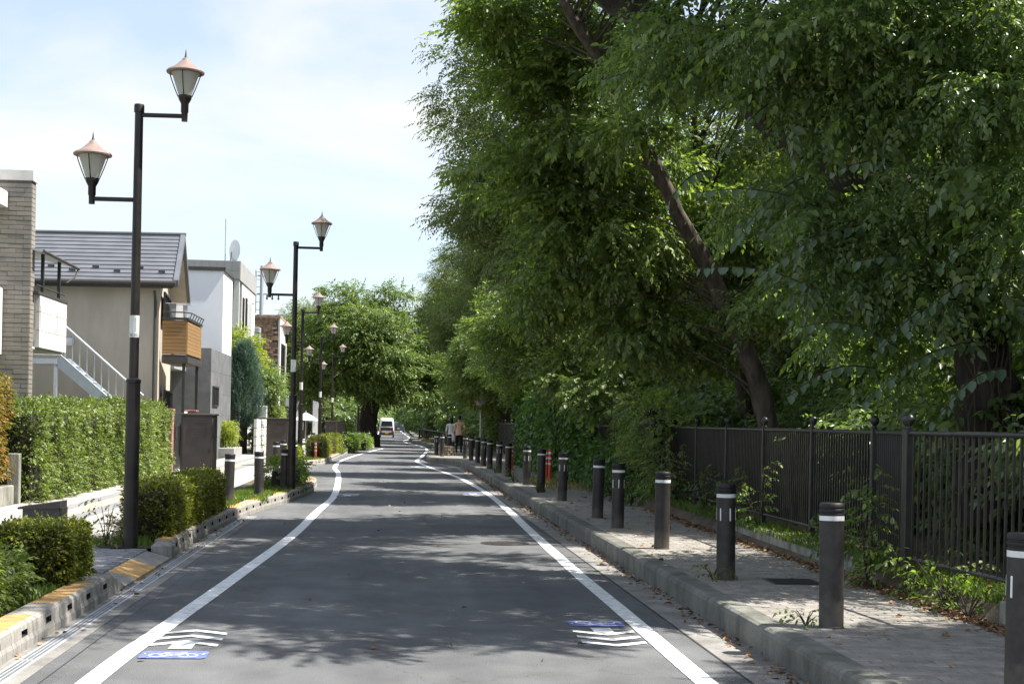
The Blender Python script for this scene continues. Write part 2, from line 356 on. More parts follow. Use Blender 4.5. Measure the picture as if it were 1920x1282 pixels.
# ------------------------------------------------------------------ the ground and the road
m = MB(); m.quad((-400, -60, -0.05), (400, -60, -0.05), (400, 900, -0.05), (-400, 900, -0.05)); structure(m.build('ground', 'earth'))
m = MB()
ys = [-20, 0, 10, 20, 30, 40, 50, 60, 80, 100, 140, 200, 300, 600]
for i in range(len(ys) - 1): m.quad((-3.4, ys[i], 0), (3.0, ys[i], 0), (3.0, ys[i + 1], 0), (-3.4, ys[i + 1], 0))
road = structure(m.build('road', 'asphalt'))
# side strip across the driveway opening and beyond
m = MB(); m.quad((-12, 36.3, -0.004), (-3.3, 36.3, -0.004), (-3.3, 50, -0.004), (-12, 50, -0.004)); structure(m.build('side_road', 'asphalt'))

RL = [(2.03, 4), (2.03, 9), (2.05, 12.3), (2.06, 15.7), (2.13, 21.7), (2.21, 27), (2.22, 33.3), (1.98, 42), (1.40, 50.5), (1.06, 57.2), (1.10, 60), (1.45, 67.2), (2.04, 82.0), (1.95, 93), (1.10, 109), (1.04, 120), (1.75, 140), (1.5, 205), (1.25, 295)]
LL = [(-1.84, 4), (-1.80, 9), (-1.71, 11.25), (-1.56, 14.7), (-1.35, 20.2), (-1.28, 25.6), (-1.20, 30.1), (-1.32, 35.7), (-1.60, 43.7), (-1.90, 48.5), (-2.0, 54.6), (-1.9, 60), (-1.53, 68), (-0.95, 77.4), (-0.5, 84)]
m = MB(); ribbon(smooth_path(RL), 0.075, 0.005, m); structure(m.build('edge_line', 'road_paint', road))
m = MB(); ribbon(smooth_path(LL), 0.075, 0.005, m); structure(m.build('edge_line', 'road_paint', road))
m = MB(); ribbon(smooth_path([(-1.9, 118), (-1.6, 150), (-1.9, 220), (-2.0, 300)]), 0.075, 0.005, m); structure(m.build('edge_line', 'road_paint', road))

def nav_mark(x, y, sgn):
    """blue bicycle box with an arrow and two chevrons, painted on the road"""
    t = thing('cycle_mark', None, None, (x, y, 0), 0 if sgn > 0 else PI); t['kind'] = 'structure'; t.parent = road
    m = MB(); m.quad((-0.225, 0.03, 0.006), (-0.20, 0, 0.006), (0.20, 0, 0.006), (0.225, 0.03, 0.006), (0.225, 0.27, 0.006), (0.20, 0.30, 0.006), (-0.20, 0.30, 0.006), (-0.225, 0.27, 0.006))
    m.build('bicycle_box', 'mark_blue', t)
    m = MB()
    for cx in (-0.10, 0.10):
        for k in range(16):
            a0, a1 = 2 * PI * k / 16, 2 * PI * (k + 1) / 16
            m.quad(*[(cx + rr * math.cos(a) * 0.9, 0.11 + rr * math.sin(a), 0.009) for rr, a in ((0.062, a0), (0.075, a0), (0.075, a1), (0.062, a1))])
    def bar(a, b, w=0.006):
        a = Vector((*a, 0.009)); b = Vector((*b, 0.009)); t_ = (b - a).normalized(); n = Vector((-t_.y, t_.x, 0)) * w
        m.quad(a + n, a - n, b - n, b + n)
    for a, b in (((-0.10, 0.11), (-0.055, 0.20)), ((-0.055, 0.20), (0.065, 0.20)), ((-0.055, 0.20), (0.0, 0.105)), ((0.0, 0.105), (0.065, 0.20)), ((-0.10, 0.11), (0, 0.105)), ((0.10, 0.11), (0.06, 0.235)), ((0.035, 0.24), (0.08, 0.235)), ((-0.075, 0.22), (-0.035, 0.22))): bar(a, b)
    for sx in (-1, 1): bar((sx * 0.19, 0.15), (sx * 0.205, 0.19)); 
    m.build('bicycle_symbol', 'road_paint', t)
    for k, y0 in enumerate((0.52, 0.80, 1.07)):
        m = MB(); w = 0.245
        m.quad((-w, y0, 0.006), (0, y0 + 0.17, 0.006), (0, y0 + 0.27, 0.006), (-w, y0 + 0.10, 0.006))
        m.quad((0, y0 + 0.17, 0.006), (w, y0, 0.006), (w, y0 + 0.10, 0.006), (0, y0 + 0.27, 0.006))
        if k == 0: m.quad((-0.08, y0 - 0.12, 0.0065), (0.08, y0 - 0.12, 0.0065), (0.08, y0 + 0.12, 0.0065), (0, y0 + 0.18, 0.0065), (-0.08, y0 + 0.12, 0.0065))
        m.build('arrow' if k == 0 else 'chevron', 'road_paint', t)
    return t
for x, y, s_ in ((-1.45, 9.72, 1), (1.70, 11.72, -1), (-0.93, 30.4, 1), (1.88, 32.9, -1), (-1.5, 55, 1), (0.95, 52, -1), (-0.9, 69, 1), (1.3, 72, -1)):
    nav_mark(x, y, s_)

m = MB(); ribbon([Vector((-2.10, 3, 0)), Vector((-2.09, 12, 0)), Vector((-2.10, 24, 0))], .004, .0045, m); ribbon([Vector((2.335, 3, 0)), Vector((2.33, 20, 0)), Vector((2.34, 45, 0))], .005, .0065, m); structure(m.build('asphalt_seam', 'dark_metal', road))
# manhole cover in the lane
t = thing('manhole_cover', 'round cast iron manhole cover set in the asphalt beside the right edge line', 'manhole cover', (1.56, 19.25, 0.0))
m = MB(); m.lathe([(0.33, 0.002), (0.33, 0.007), (0.305, 0.009), (0.30, 0.004), (0.29, 0.004), (0.285, 0.009), (0.0, 0.009)], 28); m.build('rim', 'dark_metal', t, True)
m = MB(); m.box(-.02, .02, -.02, .02, .009, .013); STUD = m.mesh('raised_stud', 'cabinet_brown')
for i in range(-4, 5):
    for j in range(-4, 5):
        if math.hypot(i, j) < 4.3: link_mesh('raised_stud', STUD, t, (i * .06, j * .06, 0))

# right gutter, kerb and pavement
def kx(Y): return interp([(2.68, -20), (2.68, 46), (2.62, 50), (2.35, 53.5), (1.55, 57.2), (1.45, 60), (1.7, 68), (2.45, 82), (2.4, 93), (1.6, 107), (1.5, 122), (2.2, 140), (2.2, 600)], Y)
m = MB(); yy = list(np.arange(-5, 56, 1.5))
for a, b in zip(yy[:-1], yy[1:]): m.quad((kx(a) - 0.34, a, 0.004), (kx(a) + 0.02, a, 0.004), (kx(b) + 0.02, b, 0.004), (kx(b) - 0.34, b, 0.004))
structure(m.build('gutter', 'gutter'))
kerb = structure(bpy.data.objects.new('kerb', None)); COL.objects.link(kerb)
def kerb_piece(L):
    prof = [(0.0, -0.05), (0.0, 0.165), (0.012, 0.195), (0.04, 0.212), (0.19, 0.214), (0.19, -0.05)]
    m = MB(); m.prism(prof, 'y', 0.003, L - 0.003); return m.mesh('kerb_stone', 'kerb_right')
kp = kerb_piece(0.6)
Y = 4.0
while Y < 50.8:
    o = link_mesh('kerb_stone', kp, kerb, (kx(Y), Y, 0)); o.rotation_euler.z = math.atan2(-(kx(Y + 0.6) - kx(Y)), 0.6); Y += 0.6
m = MB()
while Y < 175:
    st = 0.9 if Y < 62 else 4
    a = (kx(Y), Y); b = (kx(Y + st), Y + st)
    m.loft([[(p[0], p[1], -0.05), (p[0], p[1], 0.18), (p[0] + 0.03, p[1], 0.212), (p[0] + 0.2, p[1], 0.214), (p[0] + 0.2, p[1], -0.05)] for p in (a, b)]); Y += st
structure(m.build('kerb', 'kerb_right'))
m = MB(); yy = [-20] + list(np.arange(0, 60, 2)) + list(np.arange(60, 180, 4)) + [600]
for a, b in zip(yy[:-1], yy[1:]): m.quad((kx(a) + 0.18, a, 0.19), (4.9, a, 0.19), (4.9, b, 0.19), (kx(b) + 0.18, b, 0.19))
pav = structure(m.build('pavement', 'paver_bed'))
m = MB()
for a, b in zip(yy[:-1], yy[1:]):
    if a >= 26: m.quad((kx(a) + 0.19, a, 0.207), (4.9, a, 0.207), (4.9, b, 0.207), (kx(b) + 0.19, b, 0.207))
structure(m.build('far_pavement', 'paver', pav))
rng = random.Random(4)
def paver_mesh(w, d, h, matn, name='paver'):
    m = MB(); m.cbox(0.003, w - 0.003, 0.003, d - 0.003, 0, h, 0.004); return m.mesh(name, matn)
pm = paver_mesh(0.2, 0.1, 0.02, 'paver'); ph = paver_mesh(0.1, 0.1, 0.02, 'paver')
rest = MB(); cnt = 0; row = 0; Y = 6.6
while Y < 26:
    x = 2.875; first = row % 2
    while x < 4.6:
        w = 0.1 if (first and x < 2.9) else 0.2; dz = rng.uniform(-0.0025, 0.0025)
        if Y >= 7.9 and cnt < 298:
            o = link_mesh('paver', pm if w == 0.2 else ph, pav, (x, Y, 0.188 + dz)); o.rotation_euler = (rng.uniform(-.012, .012), rng.uniform(-.008, .008), rng.uniform(-.01, .01)); cnt += 1
        else: rest.cbox(x + .003, x + w - .003, Y + .003, Y + .097, 0.188 + dz, 0.208 + dz, 0.004)
        x += w
    Y += 0.1; row += 1
tag(rest.build('pavers', 'paver', pav), kind='stuff')
t = thing('drain_grate', 'dark flat drain plate in the brick pavement beside the low wall', 'drain cover', (3.76, 13.0, 0.209))
m = MB(); m.cbox(-0.24, 0.24, -0.24, 0.24, 0, 0.006, 0.004); m.build('frame', 'dark_metal', t)
for i in range(8): m = MB(); m.box(-0.2, 0.2, -0.2 + i * 0.053, -0.17 + i * 0.053, 0.006, 0.011); m.build('bar', 'dark_metal', t)

# low retaining wall and the soil behind it
def wx(Y): return interp([(4.42, 0), (4.45, 10), (4.48, 18), (4.70, 23.5), (4.72, 32), (4.75, 200)], Y)
wall = thing('retaining_wall', 'low mossy concrete retaining wall along the foot of the fence', 'low wall', (0, 0, 0))
segs = [(4.5, 10.05), (13.2, 15.6), (15.63, 18.1), (18.13, 20.5), (20.53, 23.3), (30, 33)]
for a, b in segs:
    m = MB(); m.loft([[(wx(p), p, 0.15), (wx(p), p, 0.40), (wx(p) + 0.015, p, 0.415), (wx(p) + 0.14, p, 0.415), (wx(p) + 0.14, p, 0.15)] for p in (a, b)]); m.build('wall_block', 'low_wall', wall)
rg = np.random.default_rng(3)
m = MB(); xs = [4.55, 4.8, 5.3, 6, 7, 9, 12, 20, 60]; yy = [-30] + list(np.arange(0, 60, 2)) + list(np.arange(60, 200, 10)) + [600]
hz = lambda x, y: 0.36 + (0.0 if x < 4.7 else 0.05 * math.sin(x * 1.7 + y * .6) + 0.02 * (min(x, 12) - 4.7))
for a, b in zip(yy[:-1], yy[1:]):
    for c, d in zip(xs[:-1], xs[1:]): m.quad((c, a, hz(c, a)), (d, a, hz(d, a)), (d, b, hz(d, b)), (c, b, hz(c, b)))
structure(m.build('wood_floor', 'soil'))
m = MB(); m.quad((4.4, -30, 0.2), (4.56, -30, 0.37), (4.56, 200, 0.37), (4.4, 200, 0.2)); structure(m.build('bank', 'soil'))

# ------------------------------------------------------------------ left side: path, planting strips, kerb blocks
m = MB()
for a, b in ((-20, 36.3), (50.0, 300)): m.quad((-6.3, a, 0.098), (-2.75, a, 0.098), (-2.75, b, 0.098), (-6.3, b, 0.098))
m.quad((-6.3, 36.3, 0.096), (-3.3, 36.3, 0.096), (-3.3, 50, 0.096), (-6.3, 50, 0.096))
path = structure(m.build('footpath', 'path_light'))
m = MB(); m.quad((-3.3, 36.3, 0.096), (-2.75, 36.3, 0.004), (-2.75, 50, 0.004), (-3.3, 50, 0.096)); structure(m.build('ramp', 'path_light'))
for n_, a, b, mm, z in (('grey_band', -5.40, -5.11, 'path_grey', 0.102), ('tactile_strip', -5.11, -4.80, 'tactile', 0.104), ('grey_band', -4.80, -4.51, 'path_grey', 0.102)):
    m = MB(); m.quad((a, -10, z), (b, -10, z), (b, 110, z), (a, 110, z)); structure(m.build(n_, mm, path))
m = MB(); m.quad((-60, -20, 0.08), (-6.25, -20, 0.08), (-6.25, 300, 0.08), (-60, 300, 0.08)); structure(m.build('house_plots', 'earth'))
# planting islands: soil
LK = [(-2.48, 4), (-2.48, 16.5), (-2.53, 18.6), (-2.47, 21.7), (-2.30, 25), (-1.95, 28.4), (-1.74, 32), (-1.80, 35.2), (-2.05, 36.2)]
LK2 = [(-2.98, 50.1), (-2.62, 50.6), (-2.40, 53), (-2.18, 65.4), (-1.98, 75.4), (-1.05, 84.4), (-1.2, 86)]
def island(path2, xb, n):
    P = smooth_path(path2, 6); m = MB()
    for i in range(len(P) - 1): m.quad((xb, P[i].y, 0.125), (P[i].x - 0.1, P[i].y, 0.125), (P[i + 1].x - 0.1, P[i + 1].y, 0.125), (xb, P[i + 1].y, 0.125))
    structure(m.build(n, 'soil'))
island([(-2.48, 4), (-2.48, 13.3)], -3.55, 'planting_strip'); island([p for p in LK if p[1] > 16] , -3.35, 'planting_strip'); island(LK2, -3.4, 'planting_strip')
def kerb_block(L, matn, slot=True):
    """concrete kerb block, chamfered, with a real drain slot through its road face"""
    m = MB(); h, w = 0.195, 0.23
    prof = [(0.0, -0.05), (0.0, 0.06), (-0.012, 0.09), (-0.02, h - 0.025), (-0.045, h), (-w, h), (-w, -0.05)]
    a, b = 0.004, L - 0.004
    if not slot: m.prism(prof, 'y', a, b)
    else:
        s0, s1, z0, z1 = L / 2 - 0.08, L / 2 + 0.08, 0.095, 0.14
        xf = lambda z: -0.012 - 0.008 * (z - 0.09) / 0.12
        P = lambda y, z: (xf(z), y, z)
        m.quad((0, a, -0.05), (0, b, -0.05), (0, b, 0.06), (0, a, 0.06)); m.quad((0, a, 0.06), (0, b, 0.06), P(b, 0.09), P(a, 0.09))
        m.quad(P(a, 0.09), P(b, 0.09), P(b, z0), P(a, z0)); m.quad(P(a, z1), P(b, z1), (-0.02, b, h - 0.025), (-0.02, a, h - 0.025))
        m.quad(P(a, z0), P(s0, z0), P(s0, z1), P(a, z1)); m.quad(P(s1, z0), P(b, z0), P(b, z1), P(s1, z1))
        m.quad((-0.02, a, h - 0.025), (-0.02, b, h - 0.025), (-0.045, b, h), (-0.045, a, h)); 
        m.cur = 1; m.quad((-0.045, a, h), (-0.045, b, h), (-w, b, h), (-w, a, h)); m.cur = 0
        m.quad((-w, a, -0.05), (-w, b, -0.05), (-w, b, h), (-w, a, h))
        for e in (a, b): m.add([(x, e, z) for x, z in prof], [tuple(range(7))])
        m.cur = 2
        m.quad(P(s0, z0), P(s1, z0), (-0.15, s1, z0), (-0.15, s0, z0)); m.quad(P(s0, z1), P(s1, z1), (-0.15, s1, z1), (-0.15, s0, z1))
        m.quad(P(s0, z0), P(s0, z1), (-0.15, s0, z1), (-0.15, s0, z0)); m.quad(P(s1, z0), P(s1, z1), (-0.15, s1, z1), (-0.15, s1, z0)); m.quad((-0.15, s0, z0), (-0.15, s1, z0), (-0.15, s1, z1), (-0.15, s0, z1))
    return m.mesh('kerb_block', ['kerb_left', matn, 'slot_dark'])
KBL = 0.69
kb = [kerb_block(KBL, 'kerb_left'), kerb_block(KBL, 'kerb_yellow')]
lkerb = structure(bpy.data.objects.new('block_kerb', None)); COL.objects.link(lkerb)
Y = 13.16 - KBL * 13; k = 0
while Y < 13.1:
    o = link_mesh('kerb_block', kb[1 if k % 3 else 0], lkerb, (-2.48, Y, 0)); k += 1; Y += KBL
# sloped end, dropped ramp and rounded restart
m = MB(); m.loft([[(0, 0, -.05), (-0.02, 0, .17), (-0.045, 0, .195), (-.2, 0, .195), (-.2, 0, -.05)], [(0, .45, -.05), (0.0, .45, .05), (-0.02, .45, .06), (-.2, .45, .10), (-.2, .45, -.05)]]); m.build('kerb_block', 'kerb_left', lkerb, loc=(-2.48, 13.16, 0))
for i, (a, b, mm) in enumerate(((13.63, 14.2, 'kerb_left'), (14.2, 15.4, 'kerb_yellow'), (15.4, 16.4, 'kerb_left'))):
    m = MB(); m.prism([(-2.47, -.05), (-2.47, .03), (-2.74, .104), (-2.74, -.05)], 'y', a + .004, b - .004); m.build('kerb_ramp', mm, lkerb)
m = MB(); m.cbox(-2.70, -2.47, 16.42, 16.72, -.05, .198, .045); m.build('kerb_end', 'kerb_left', lkerb, True)
def run_blocks(P, start, end, pat):
    acc = 0; i = 0; k = 0; pts = []; L = 0
    cum = [0]
    for a, b in zip(P[:-1], P[1:]): cum.append(cum[-1] + (b - a).length)
    def pos(s):
        for i in range(len(P) - 1):
            if cum[i] <= s <= cum[i + 1]: return P[i].lerp(P[i + 1], (s - cum[i]) / max(1e-6, cum[i + 1] - cum[i]))
        return P[-1]
    s = 0
    while s + KBL < cum[-1]:
        a, b = pos(s), pos(s + KBL); o = link_mesh('kerb_block', kb[pat[k % len(pat)]], lkerb, (a.x, a.y, 0)); o.rotation_euler.z = math.atan2(-(b.x - a.x), b.y - a.y); s += KBL; k += 1
run_blocks(smooth_path([(-2.48, 16.74)] + LK[2:], 10), 0, 0, [1, 1, 0])
run_blocks(smooth_path(LK2, 10), 0, 0, [1, 1, 0])
# brick crossing between the planting strips
cross = structure(MB().quad((-4.4, 13.3, 0.101), (-2.74, 13.3, 0.101), (-2.74, 16.45, 0.101), (-4.4, 16.45, 0.101)).build('brick_crossing', 'paver_bed'))
pl = paver_mesh(0.2, 0.1, 0.018, 'paver_left'); plh = paver_mesh(0.1, 0.1, 0.018, 'paver_left')
Y = 13.35; row = 0
rest = MB(); cnt = 0
while Y < 16.4:
    x = -4.34
    while x < -2.76:
        w = 0.1 if (row % 2 and x < -4.3) else 0.2
        if x + w <= -2.73:
            if x > -4.0 and cnt < 200: link_mesh('paver', pl if w == .2 else plh, cross, (x, Y, 0.1 + rng.uniform(0, .004))); cnt += 1
            else: rest.cbox(x + .003, x + w - .003, Y + .003, Y + .097, .1, .118, .004)
        x += w
    Y += 0.1; row += 1
tag(rest.build('pavers', 'paver_left', cross), kind='stuff')
# slotted drain channel beside the left kerb
drain = structure(bpy.data.objects.new('drain_channel', None)); COL.objects.link(drain)
m = MB(); m.box(-0.06, 0.06, 0.005, 0.995, -0.02, 0.008); m.cur = 1
for i in range(24):
    for sx in (-0.03, 0.0, 0.03): m.quad((sx - .009, .03 + i * .04, .0095), (sx + .009, .03 + i * .04, .0095), (sx + .009, .048 + i * .04, .0095), (sx - .009, .048 + i * .04, .0095))
dme = m.mesh('drain_cover', ['galv', 'slot_dark'])
for i in range(20): link_mesh('drain_cover', dme, drain, (-2.36, 3.6 + i, 0))
m = MB(); m.quad((-2.49, 3, 0.0035), (-2.2, 3, 0.0035), (-2.2, 24, 0.0035), (-2.49, 24, 0.0035)); structure(m.build('gutter', 'gutter'))

# ------------------------------------------------------------------ foliage helpers (numpy, one mesh per crown)
def leaf_simple(w=0.26, fold=0.05, droop=0.10):
    return np.array([(0, 0, 0), (-w, .42, fold), (0, 1, -droop), (w, .42, fold)], float), np.array([(0, 1, 2, 3)])
def leaf_full(w=0.30, fold=0.06, droop=0.16):
    v = np.array([(0, 0, 0), (-w * .86, .22, fold), (-w * .80, .60, fold * .5 - droop * .3), (0, 1, -droop), (w * .80, .60, fold * .5 - droop * .3), (w * .86, .22, fold)], float)
    return v, np.array([(0, 1, 2, 3), (0, 3, 4, 5)])

def sprig(nl, L, leaf_len, leaf, r, ang=58, curve=0.25, pinnate=False):
    """a twig along +Y with nl leaves set alternately (or in pairs); returns vertices and quads"""
    lv, lf = leaf; V, Fq = [], []; n = 0
    for i in range(nl):
        k = (i // 2) / max(1, (nl // 2 - 1)) if pinnate else i / max(1, nl - 1)
        s = 1 if i % 2 else -1
        y = L * (0.12 + 0.88 * k); z = -curve * L * k * k
        a = R(r.normal(ang, 10)) * s * (1 - 0.45 * k if not pinnate else 1 - 0.25 * k)
        if i == nl - 1: a = R(r.normal(0, 8))
        sc = leaf_len * r.uniform(.75, 1.15) * (1 - 0.25 * abs(k - .4))
        ca, sa = math.cos(a), math.sin(a)
        tilt = r.normal(-0.32 - 0.5 * k * curve * 2, .30); rollv = r.normal(0, .30)
        Rx = np.array([[1, 0, 0], [0, math.cos(tilt), -math.sin(tilt)], [0, math.sin(tilt), math.cos(tilt)]])
        Ry = np.array([[math.cos(rollv), 0, math.sin(rollv)], [0, 1, 0], [-math.sin(rollv), 0, math.cos(rollv)]])
        Rz = np.array([[ca, sa, 0], [-sa, ca, 0], [0, 0, 1]])
        V.append((lv * sc) @ Ry.T @ Rx.T @ Rz.T + np.array([0, y, z])); Fq.append(lf + n); n += len(lv)
    return np.vstack(V), np.vstack(Fq)

def quad_mesh(name, V, Fq, mats):
    me = bpy.data.meshes.new(name); nf = len(Fq)
    me.vertices.add(len(V)); me.vertices.foreach_set('co', np.ascontiguousarray(V, dtype=np.float32).ravel())
    me.loops.add(nf * 4); me.loops.foreach_set('vertex_index', np.ascontiguousarray(Fq, dtype=np.int32).ravel())
    me.polygons.add(nf); me.polygons.foreach_set('loop_start', np.arange(0, nf * 4, 4, dtype=np.int32))
    try: me.polygons.foreach_set('loop_total', np.full(nf, 4, dtype=np.int32))
    except Exception: pass
    for m_ in (mats if isinstance(mats, (list, tuple)) else [mats]): me.materials.append(MATS[m_])
    me.update(calc_edges=True); me.validate(); return me

def scatter(P, D, templates, scale, r, jit=0.35):
    """put twig templates at points P, growing along D"""
    D = D / np.linalg.norm(D, axis=1, keepdims=True)
    up = np.array([0, 0, 1.0]) + r.normal(0, jit, P.shape)
    X = np.cross(D, up); X /= np.linalg.norm(X, axis=1, keepdims=True) + 1e-9
    Zz = np.cross(X, D)
    Rm = np.stack([X, D, Zz], axis=2) * np.asarray(scale).reshape(-1, 1, 1)
    which = r.integers(0, len(templates), len(P)); VV, FF = [], []; base = 0
    for t, (tv, tf) in enumerate(templates):
        ix = np.nonzero(which == t)[0]
        if not len(ix): continue
        v = np.einsum('mij,nj->mni', Rm[ix], tv) + P[ix][:, None, :]
        f = tf[None] + (np.arange(len(ix)) * len(tv))[:, None, None] + base
        VV.append(v.reshape(-1, 3)); FF.append(f.reshape(-1, 4)); base += len(ix) * len(tv)
    return np.vstack(VV), np.vstack(FF)

def ball(r, n):
    v = r.normal(0, 1, (n, 3)); v /= np.linalg.norm(v, axis=1, keepdims=True); return v * r.uniform(0, 1, (n, 1)) ** (1 / 3)

def clumps_in(lobes, r, shell=0.55):
    C = []
    for cx, cy, cz, rx, ry, rz, n in lobes:
        v = r.normal(0, 1, (n, 3)); v /= np.linalg.norm(v, axis=1, keepdims=True)
        rad = r.uniform(shell, 1, (n, 1)) ** .7
        C.append(v * rad * np.array([rx, ry, rz]) + np.array([cx, cy, cz]))
    return np.vstack(C)

def leaves_on(C, cr, per, templates, r, flat=.45, droop=.25, axis=None, scl=(.8, 1.25)):
    """each clump: a flattened puff of twigs pointing outwards and slightly down"""
    K = len(C); P = np.repeat(C, per, axis=0); off = ball(r, K * per)
    rad = np.repeat(r.uniform(.65, 1.25, K) * cr, per)[:, None]
    P = P + off * rad * np.array([1, 1, flat])
    ctr = C.mean(axis=0) if axis is None else np.asarray(axis)
    outw = P - ctr; outw[:, 2] *= .3; outw /= np.linalg.norm(outw, axis=1, keepdims=True) + 1e-6
    D = off * np.array([1, 1, .35]) * 1.1 + outw * .45 + r.normal(0, .35, P.shape); D[:, 2] -= droop
    return scatter(P, D, templates, r.uniform(*scl, len(P)), r)

def limb_mesh(m, a, b, r0, r1, r, sag=.12, n=5, sides=5):
    a, b = Vector(a), Vector(b); L = (b - a).length; pts = []
    j = Vector(r.normal(0, .06, 3)) * L
    for i in range(n):
        k = i / (n - 1); p = a.lerp(b, k); p.z += math.sin(k * PI) * sag * L; p += j * math.sin(k * PI); pts.append(p)
    m.tube(pts, [r0 + (r1 - r0) * (i / (n - 1)) for i in range(n)], sides)

def auto_lobes(r, c, rad, n, clumps, sq=.38):
    out = []
    for i in range(n):
        v = r.normal(0, 1, 3); v /= np.linalg.norm(v); v *= r.uniform(.45, .78)
        k = r.uniform(.8, 1.25) * sq
        out.append((c[0] + v[0] * rad[0], c[1] + v[1] * rad[1], c[2] + v[2] * rad[2], rad[0] * k, rad[1] * k, rad[2] * k * .8, clumps))
    return out

def make_tree(name, label, loc, trunk, radii, lobes, leafm, templates, per, cr, seed, bark='bark', group=None, flat=.45, droop=.25, cat='tree', branches=True, sides=10, scl=(.8, 1.25), shell=.5, nbr=160):
    r = np.random.default_rng(seed)
    t = thing(name, label, cat, loc, 0, group)
    tv = [Vector(p) for p in trunk]; tr_, rr2 = [], []
    for i in range(len(tv) - 1):
        for k in range(4):
            q = k / 4; p0, p1, p2, p3 = tv[max(i - 1, 0)], tv[i], tv[i + 1], tv[min(i + 2, len(tv) - 1)]
            c = 0.5 * ((2 * p1) + (p2 - p0) * q + (2 * p0 - 5 * p1 + 4 * p2 - p3) * q * q + (3 * p1 - p0 - 3 * p2 + p3) * q ** 3); ra = radii[i] + (radii[i + 1] - radii[i]) * q
            tr_.append(c + Vector(r.normal(0, .07, 3)) * ra); rr2.append(ra * r.uniform(.93, 1.08))
    tr_.append(tv[-1]); rr2.append(radii[-1])
    m = MB(); m.tube(tr_, rr2, sides); m.v = [tuple(Vector(v_) + Vector(r.normal(0, .05, 3)) * .12 * min(1, radii[0] * 3)) for v_ in m.v]; m.build('trunk', bark, t, True)
    C = clumps_in(lobes, r, shell)
    if branches:
        m = MB(); tp = [Vector(p) for p in trunk]; tp2 = [a.lerp(b, k / 5) for a, b in zip(tp[:-1], tp[1:]) for k in range(5)]
        for c in C[r.permutation(len(C))[:nbr]]:
            cand = [p for p in tp2 if p.z < c[2] - .1] or [tp[0]]
            cand.sort(key=lambda p: (p - Vector(c)).length); p = cand[min(len(cand) - 1, int(r.integers(0, 7)))]
            limb_mesh(m, p, c, .006 + .008 * (p - Vector(c)).length ** .7, .004, r)
        m.build('branches', bark, t, True)
    V, Fq = leaves_on(C, cr, per, templates, r, flat, droop, scl=scl)
    o = link_mesh('crown', quad_mesh('crown', V, Fq, leafm), t); return t

r0 = np.random.default_rng(11)
T_ZEL = [sprig(11, .40, .082, leaf_simple(.26), r0, 58, .28) for _ in range(5)]
T_MID = [sprig(10, .40, .095, leaf_simple(.30), r0, 55, .2) for _ in range(5)]
T_CHE = [sprig(9, .42, .12, leaf_simple(.27), r0, 55, .35) for _ in range(5)]
T_NEAR = [sprig(12, .46, .088, leaf_full(.27), r0, 58, .22) for _ in range(4)] + [sprig(10, .40, .12, leaf_full(.30), r0, 55, .15) for _ in range(3)]
T_PIN = [sprig(16, .36, .058, leaf_full(.25), r0, 68, .4, True) for _ in range(5)]
T_BIG = [sprig(8, .60, .17, leaf_full(.36, .05, .22), r0, 62, .3) for _ in range(6)]
T_IVY = [sprig(5, .22, .11, leaf_full(.42, .04, .2), r0, 60, .5) for _ in range(5)]
T_HED = [sprig(5, .07, .042, leaf_simple(.30), r0, 50, .1) for _ in range(5)]
T_BOX = [sprig(6, .06, .030, leaf_simple(.34), r0, 55, .1) for _ in range(5)]
T_RED = [sprig(6, .12, .065, leaf_simple(.26), r0, 45, .2) for _ in range(5)]
T_NDL = [sprig(12, .26, .060, leaf_simple(.09), r0, 32, -.1) for _ in range(5)]
T_BAM = [sprig(7, .26, .12, leaf_simple(.13), r0, 35, .7) for _ in range(5)]
T_WEED = [sprig(7, .26, .085, leaf_full(.28), r0, 58, .35) for _ in range(5)]

# ------------------------------------------------------------------ woods on the right
# two unlike trees that stand all along the fence, and a shrub; the rest are copies of their mesh
rz_ = np.random.default_rng(21)
def zel_lobes(rr): return auto_lobes(rr, (-1.7, 0, 6.6), (2.7, 3.0, 4.3), 22, 12, .27) + [(-3.75, -.2, 8.9, .8, .9, .6, 12), (-3.9, .5, 7.9, .8, .9, .6, 12), (-3.7, -.4, 6.8, .8, .9, .6, 12), (-3.0, 0, 9.9, .9, .9, .6, 12), (-2.6, -.9, 8.6, .9, .8, .7, 12), (-3.6, .3, 5.7, .8, .9, .6, 10)]
zel = make_tree('broadleaf_tree', '', (0, 0, .4), [(0, 0, -.2), (-.1, 0, 1.5), (-.45, .1, 3.2), (-.9, 0, 5), (-1.3, 0, 7), (-1.6, .1, 9.4)], [.2, .17, .15, .12, .08, .03],
                zel_lobes(rz_), 'leaf_zelkova', T_ZEL, 40, .55, 31, flat=.38, droop=.22)
midt = make_tree('broadleaf_tree', '', (0, 0, .4), [(0, 0, -.2), (0, .1, 1.2), (-.3, 0, 2.6), (-.7, -.1, 4.2), (-.9, 0, 6)], [.16, .14, .12, .09, .03],
                 auto_lobes(np.random.default_rng(5), (-.9, 0, 4.4), (2.7, 2.9, 3.1), 22, 11, .29), 'leaf_mid', T_MID, 34, .55, 32, flat=.4, droop=.2)
tallt = make_tree('broadleaf_tree', '', (0, 0, .4), [(0, 0, -.2), (.1, 0, 2), (0, .2, 4.5), (.1, 0, 7), (0, 0, 10.5)], [.24, .2, .17, .12, .03],
                  auto_lobes(np.random.default_rng(6), (0, 0, 7.2), (3.3, 3.3, 5.0), 16, 18, .42), 'leaf_zelkova', T_MID, 34, .8, 33, flat=.5, scl=(1.1, 1.7))
shr = make_tree('shrub', '', (0, 0, .3), [(0, 0, 0), (0, .05, .5), (.05, 0, 1.1)], [.04, .03, .012],
                auto_lobes(np.random.default_rng(7), (0, 0, 1.15), (1.15, 1.15, 1.0), 9, 12, .5), 'leaf_near', T_NEAR, 22, .36, 34, flat=.6, nbr=30)
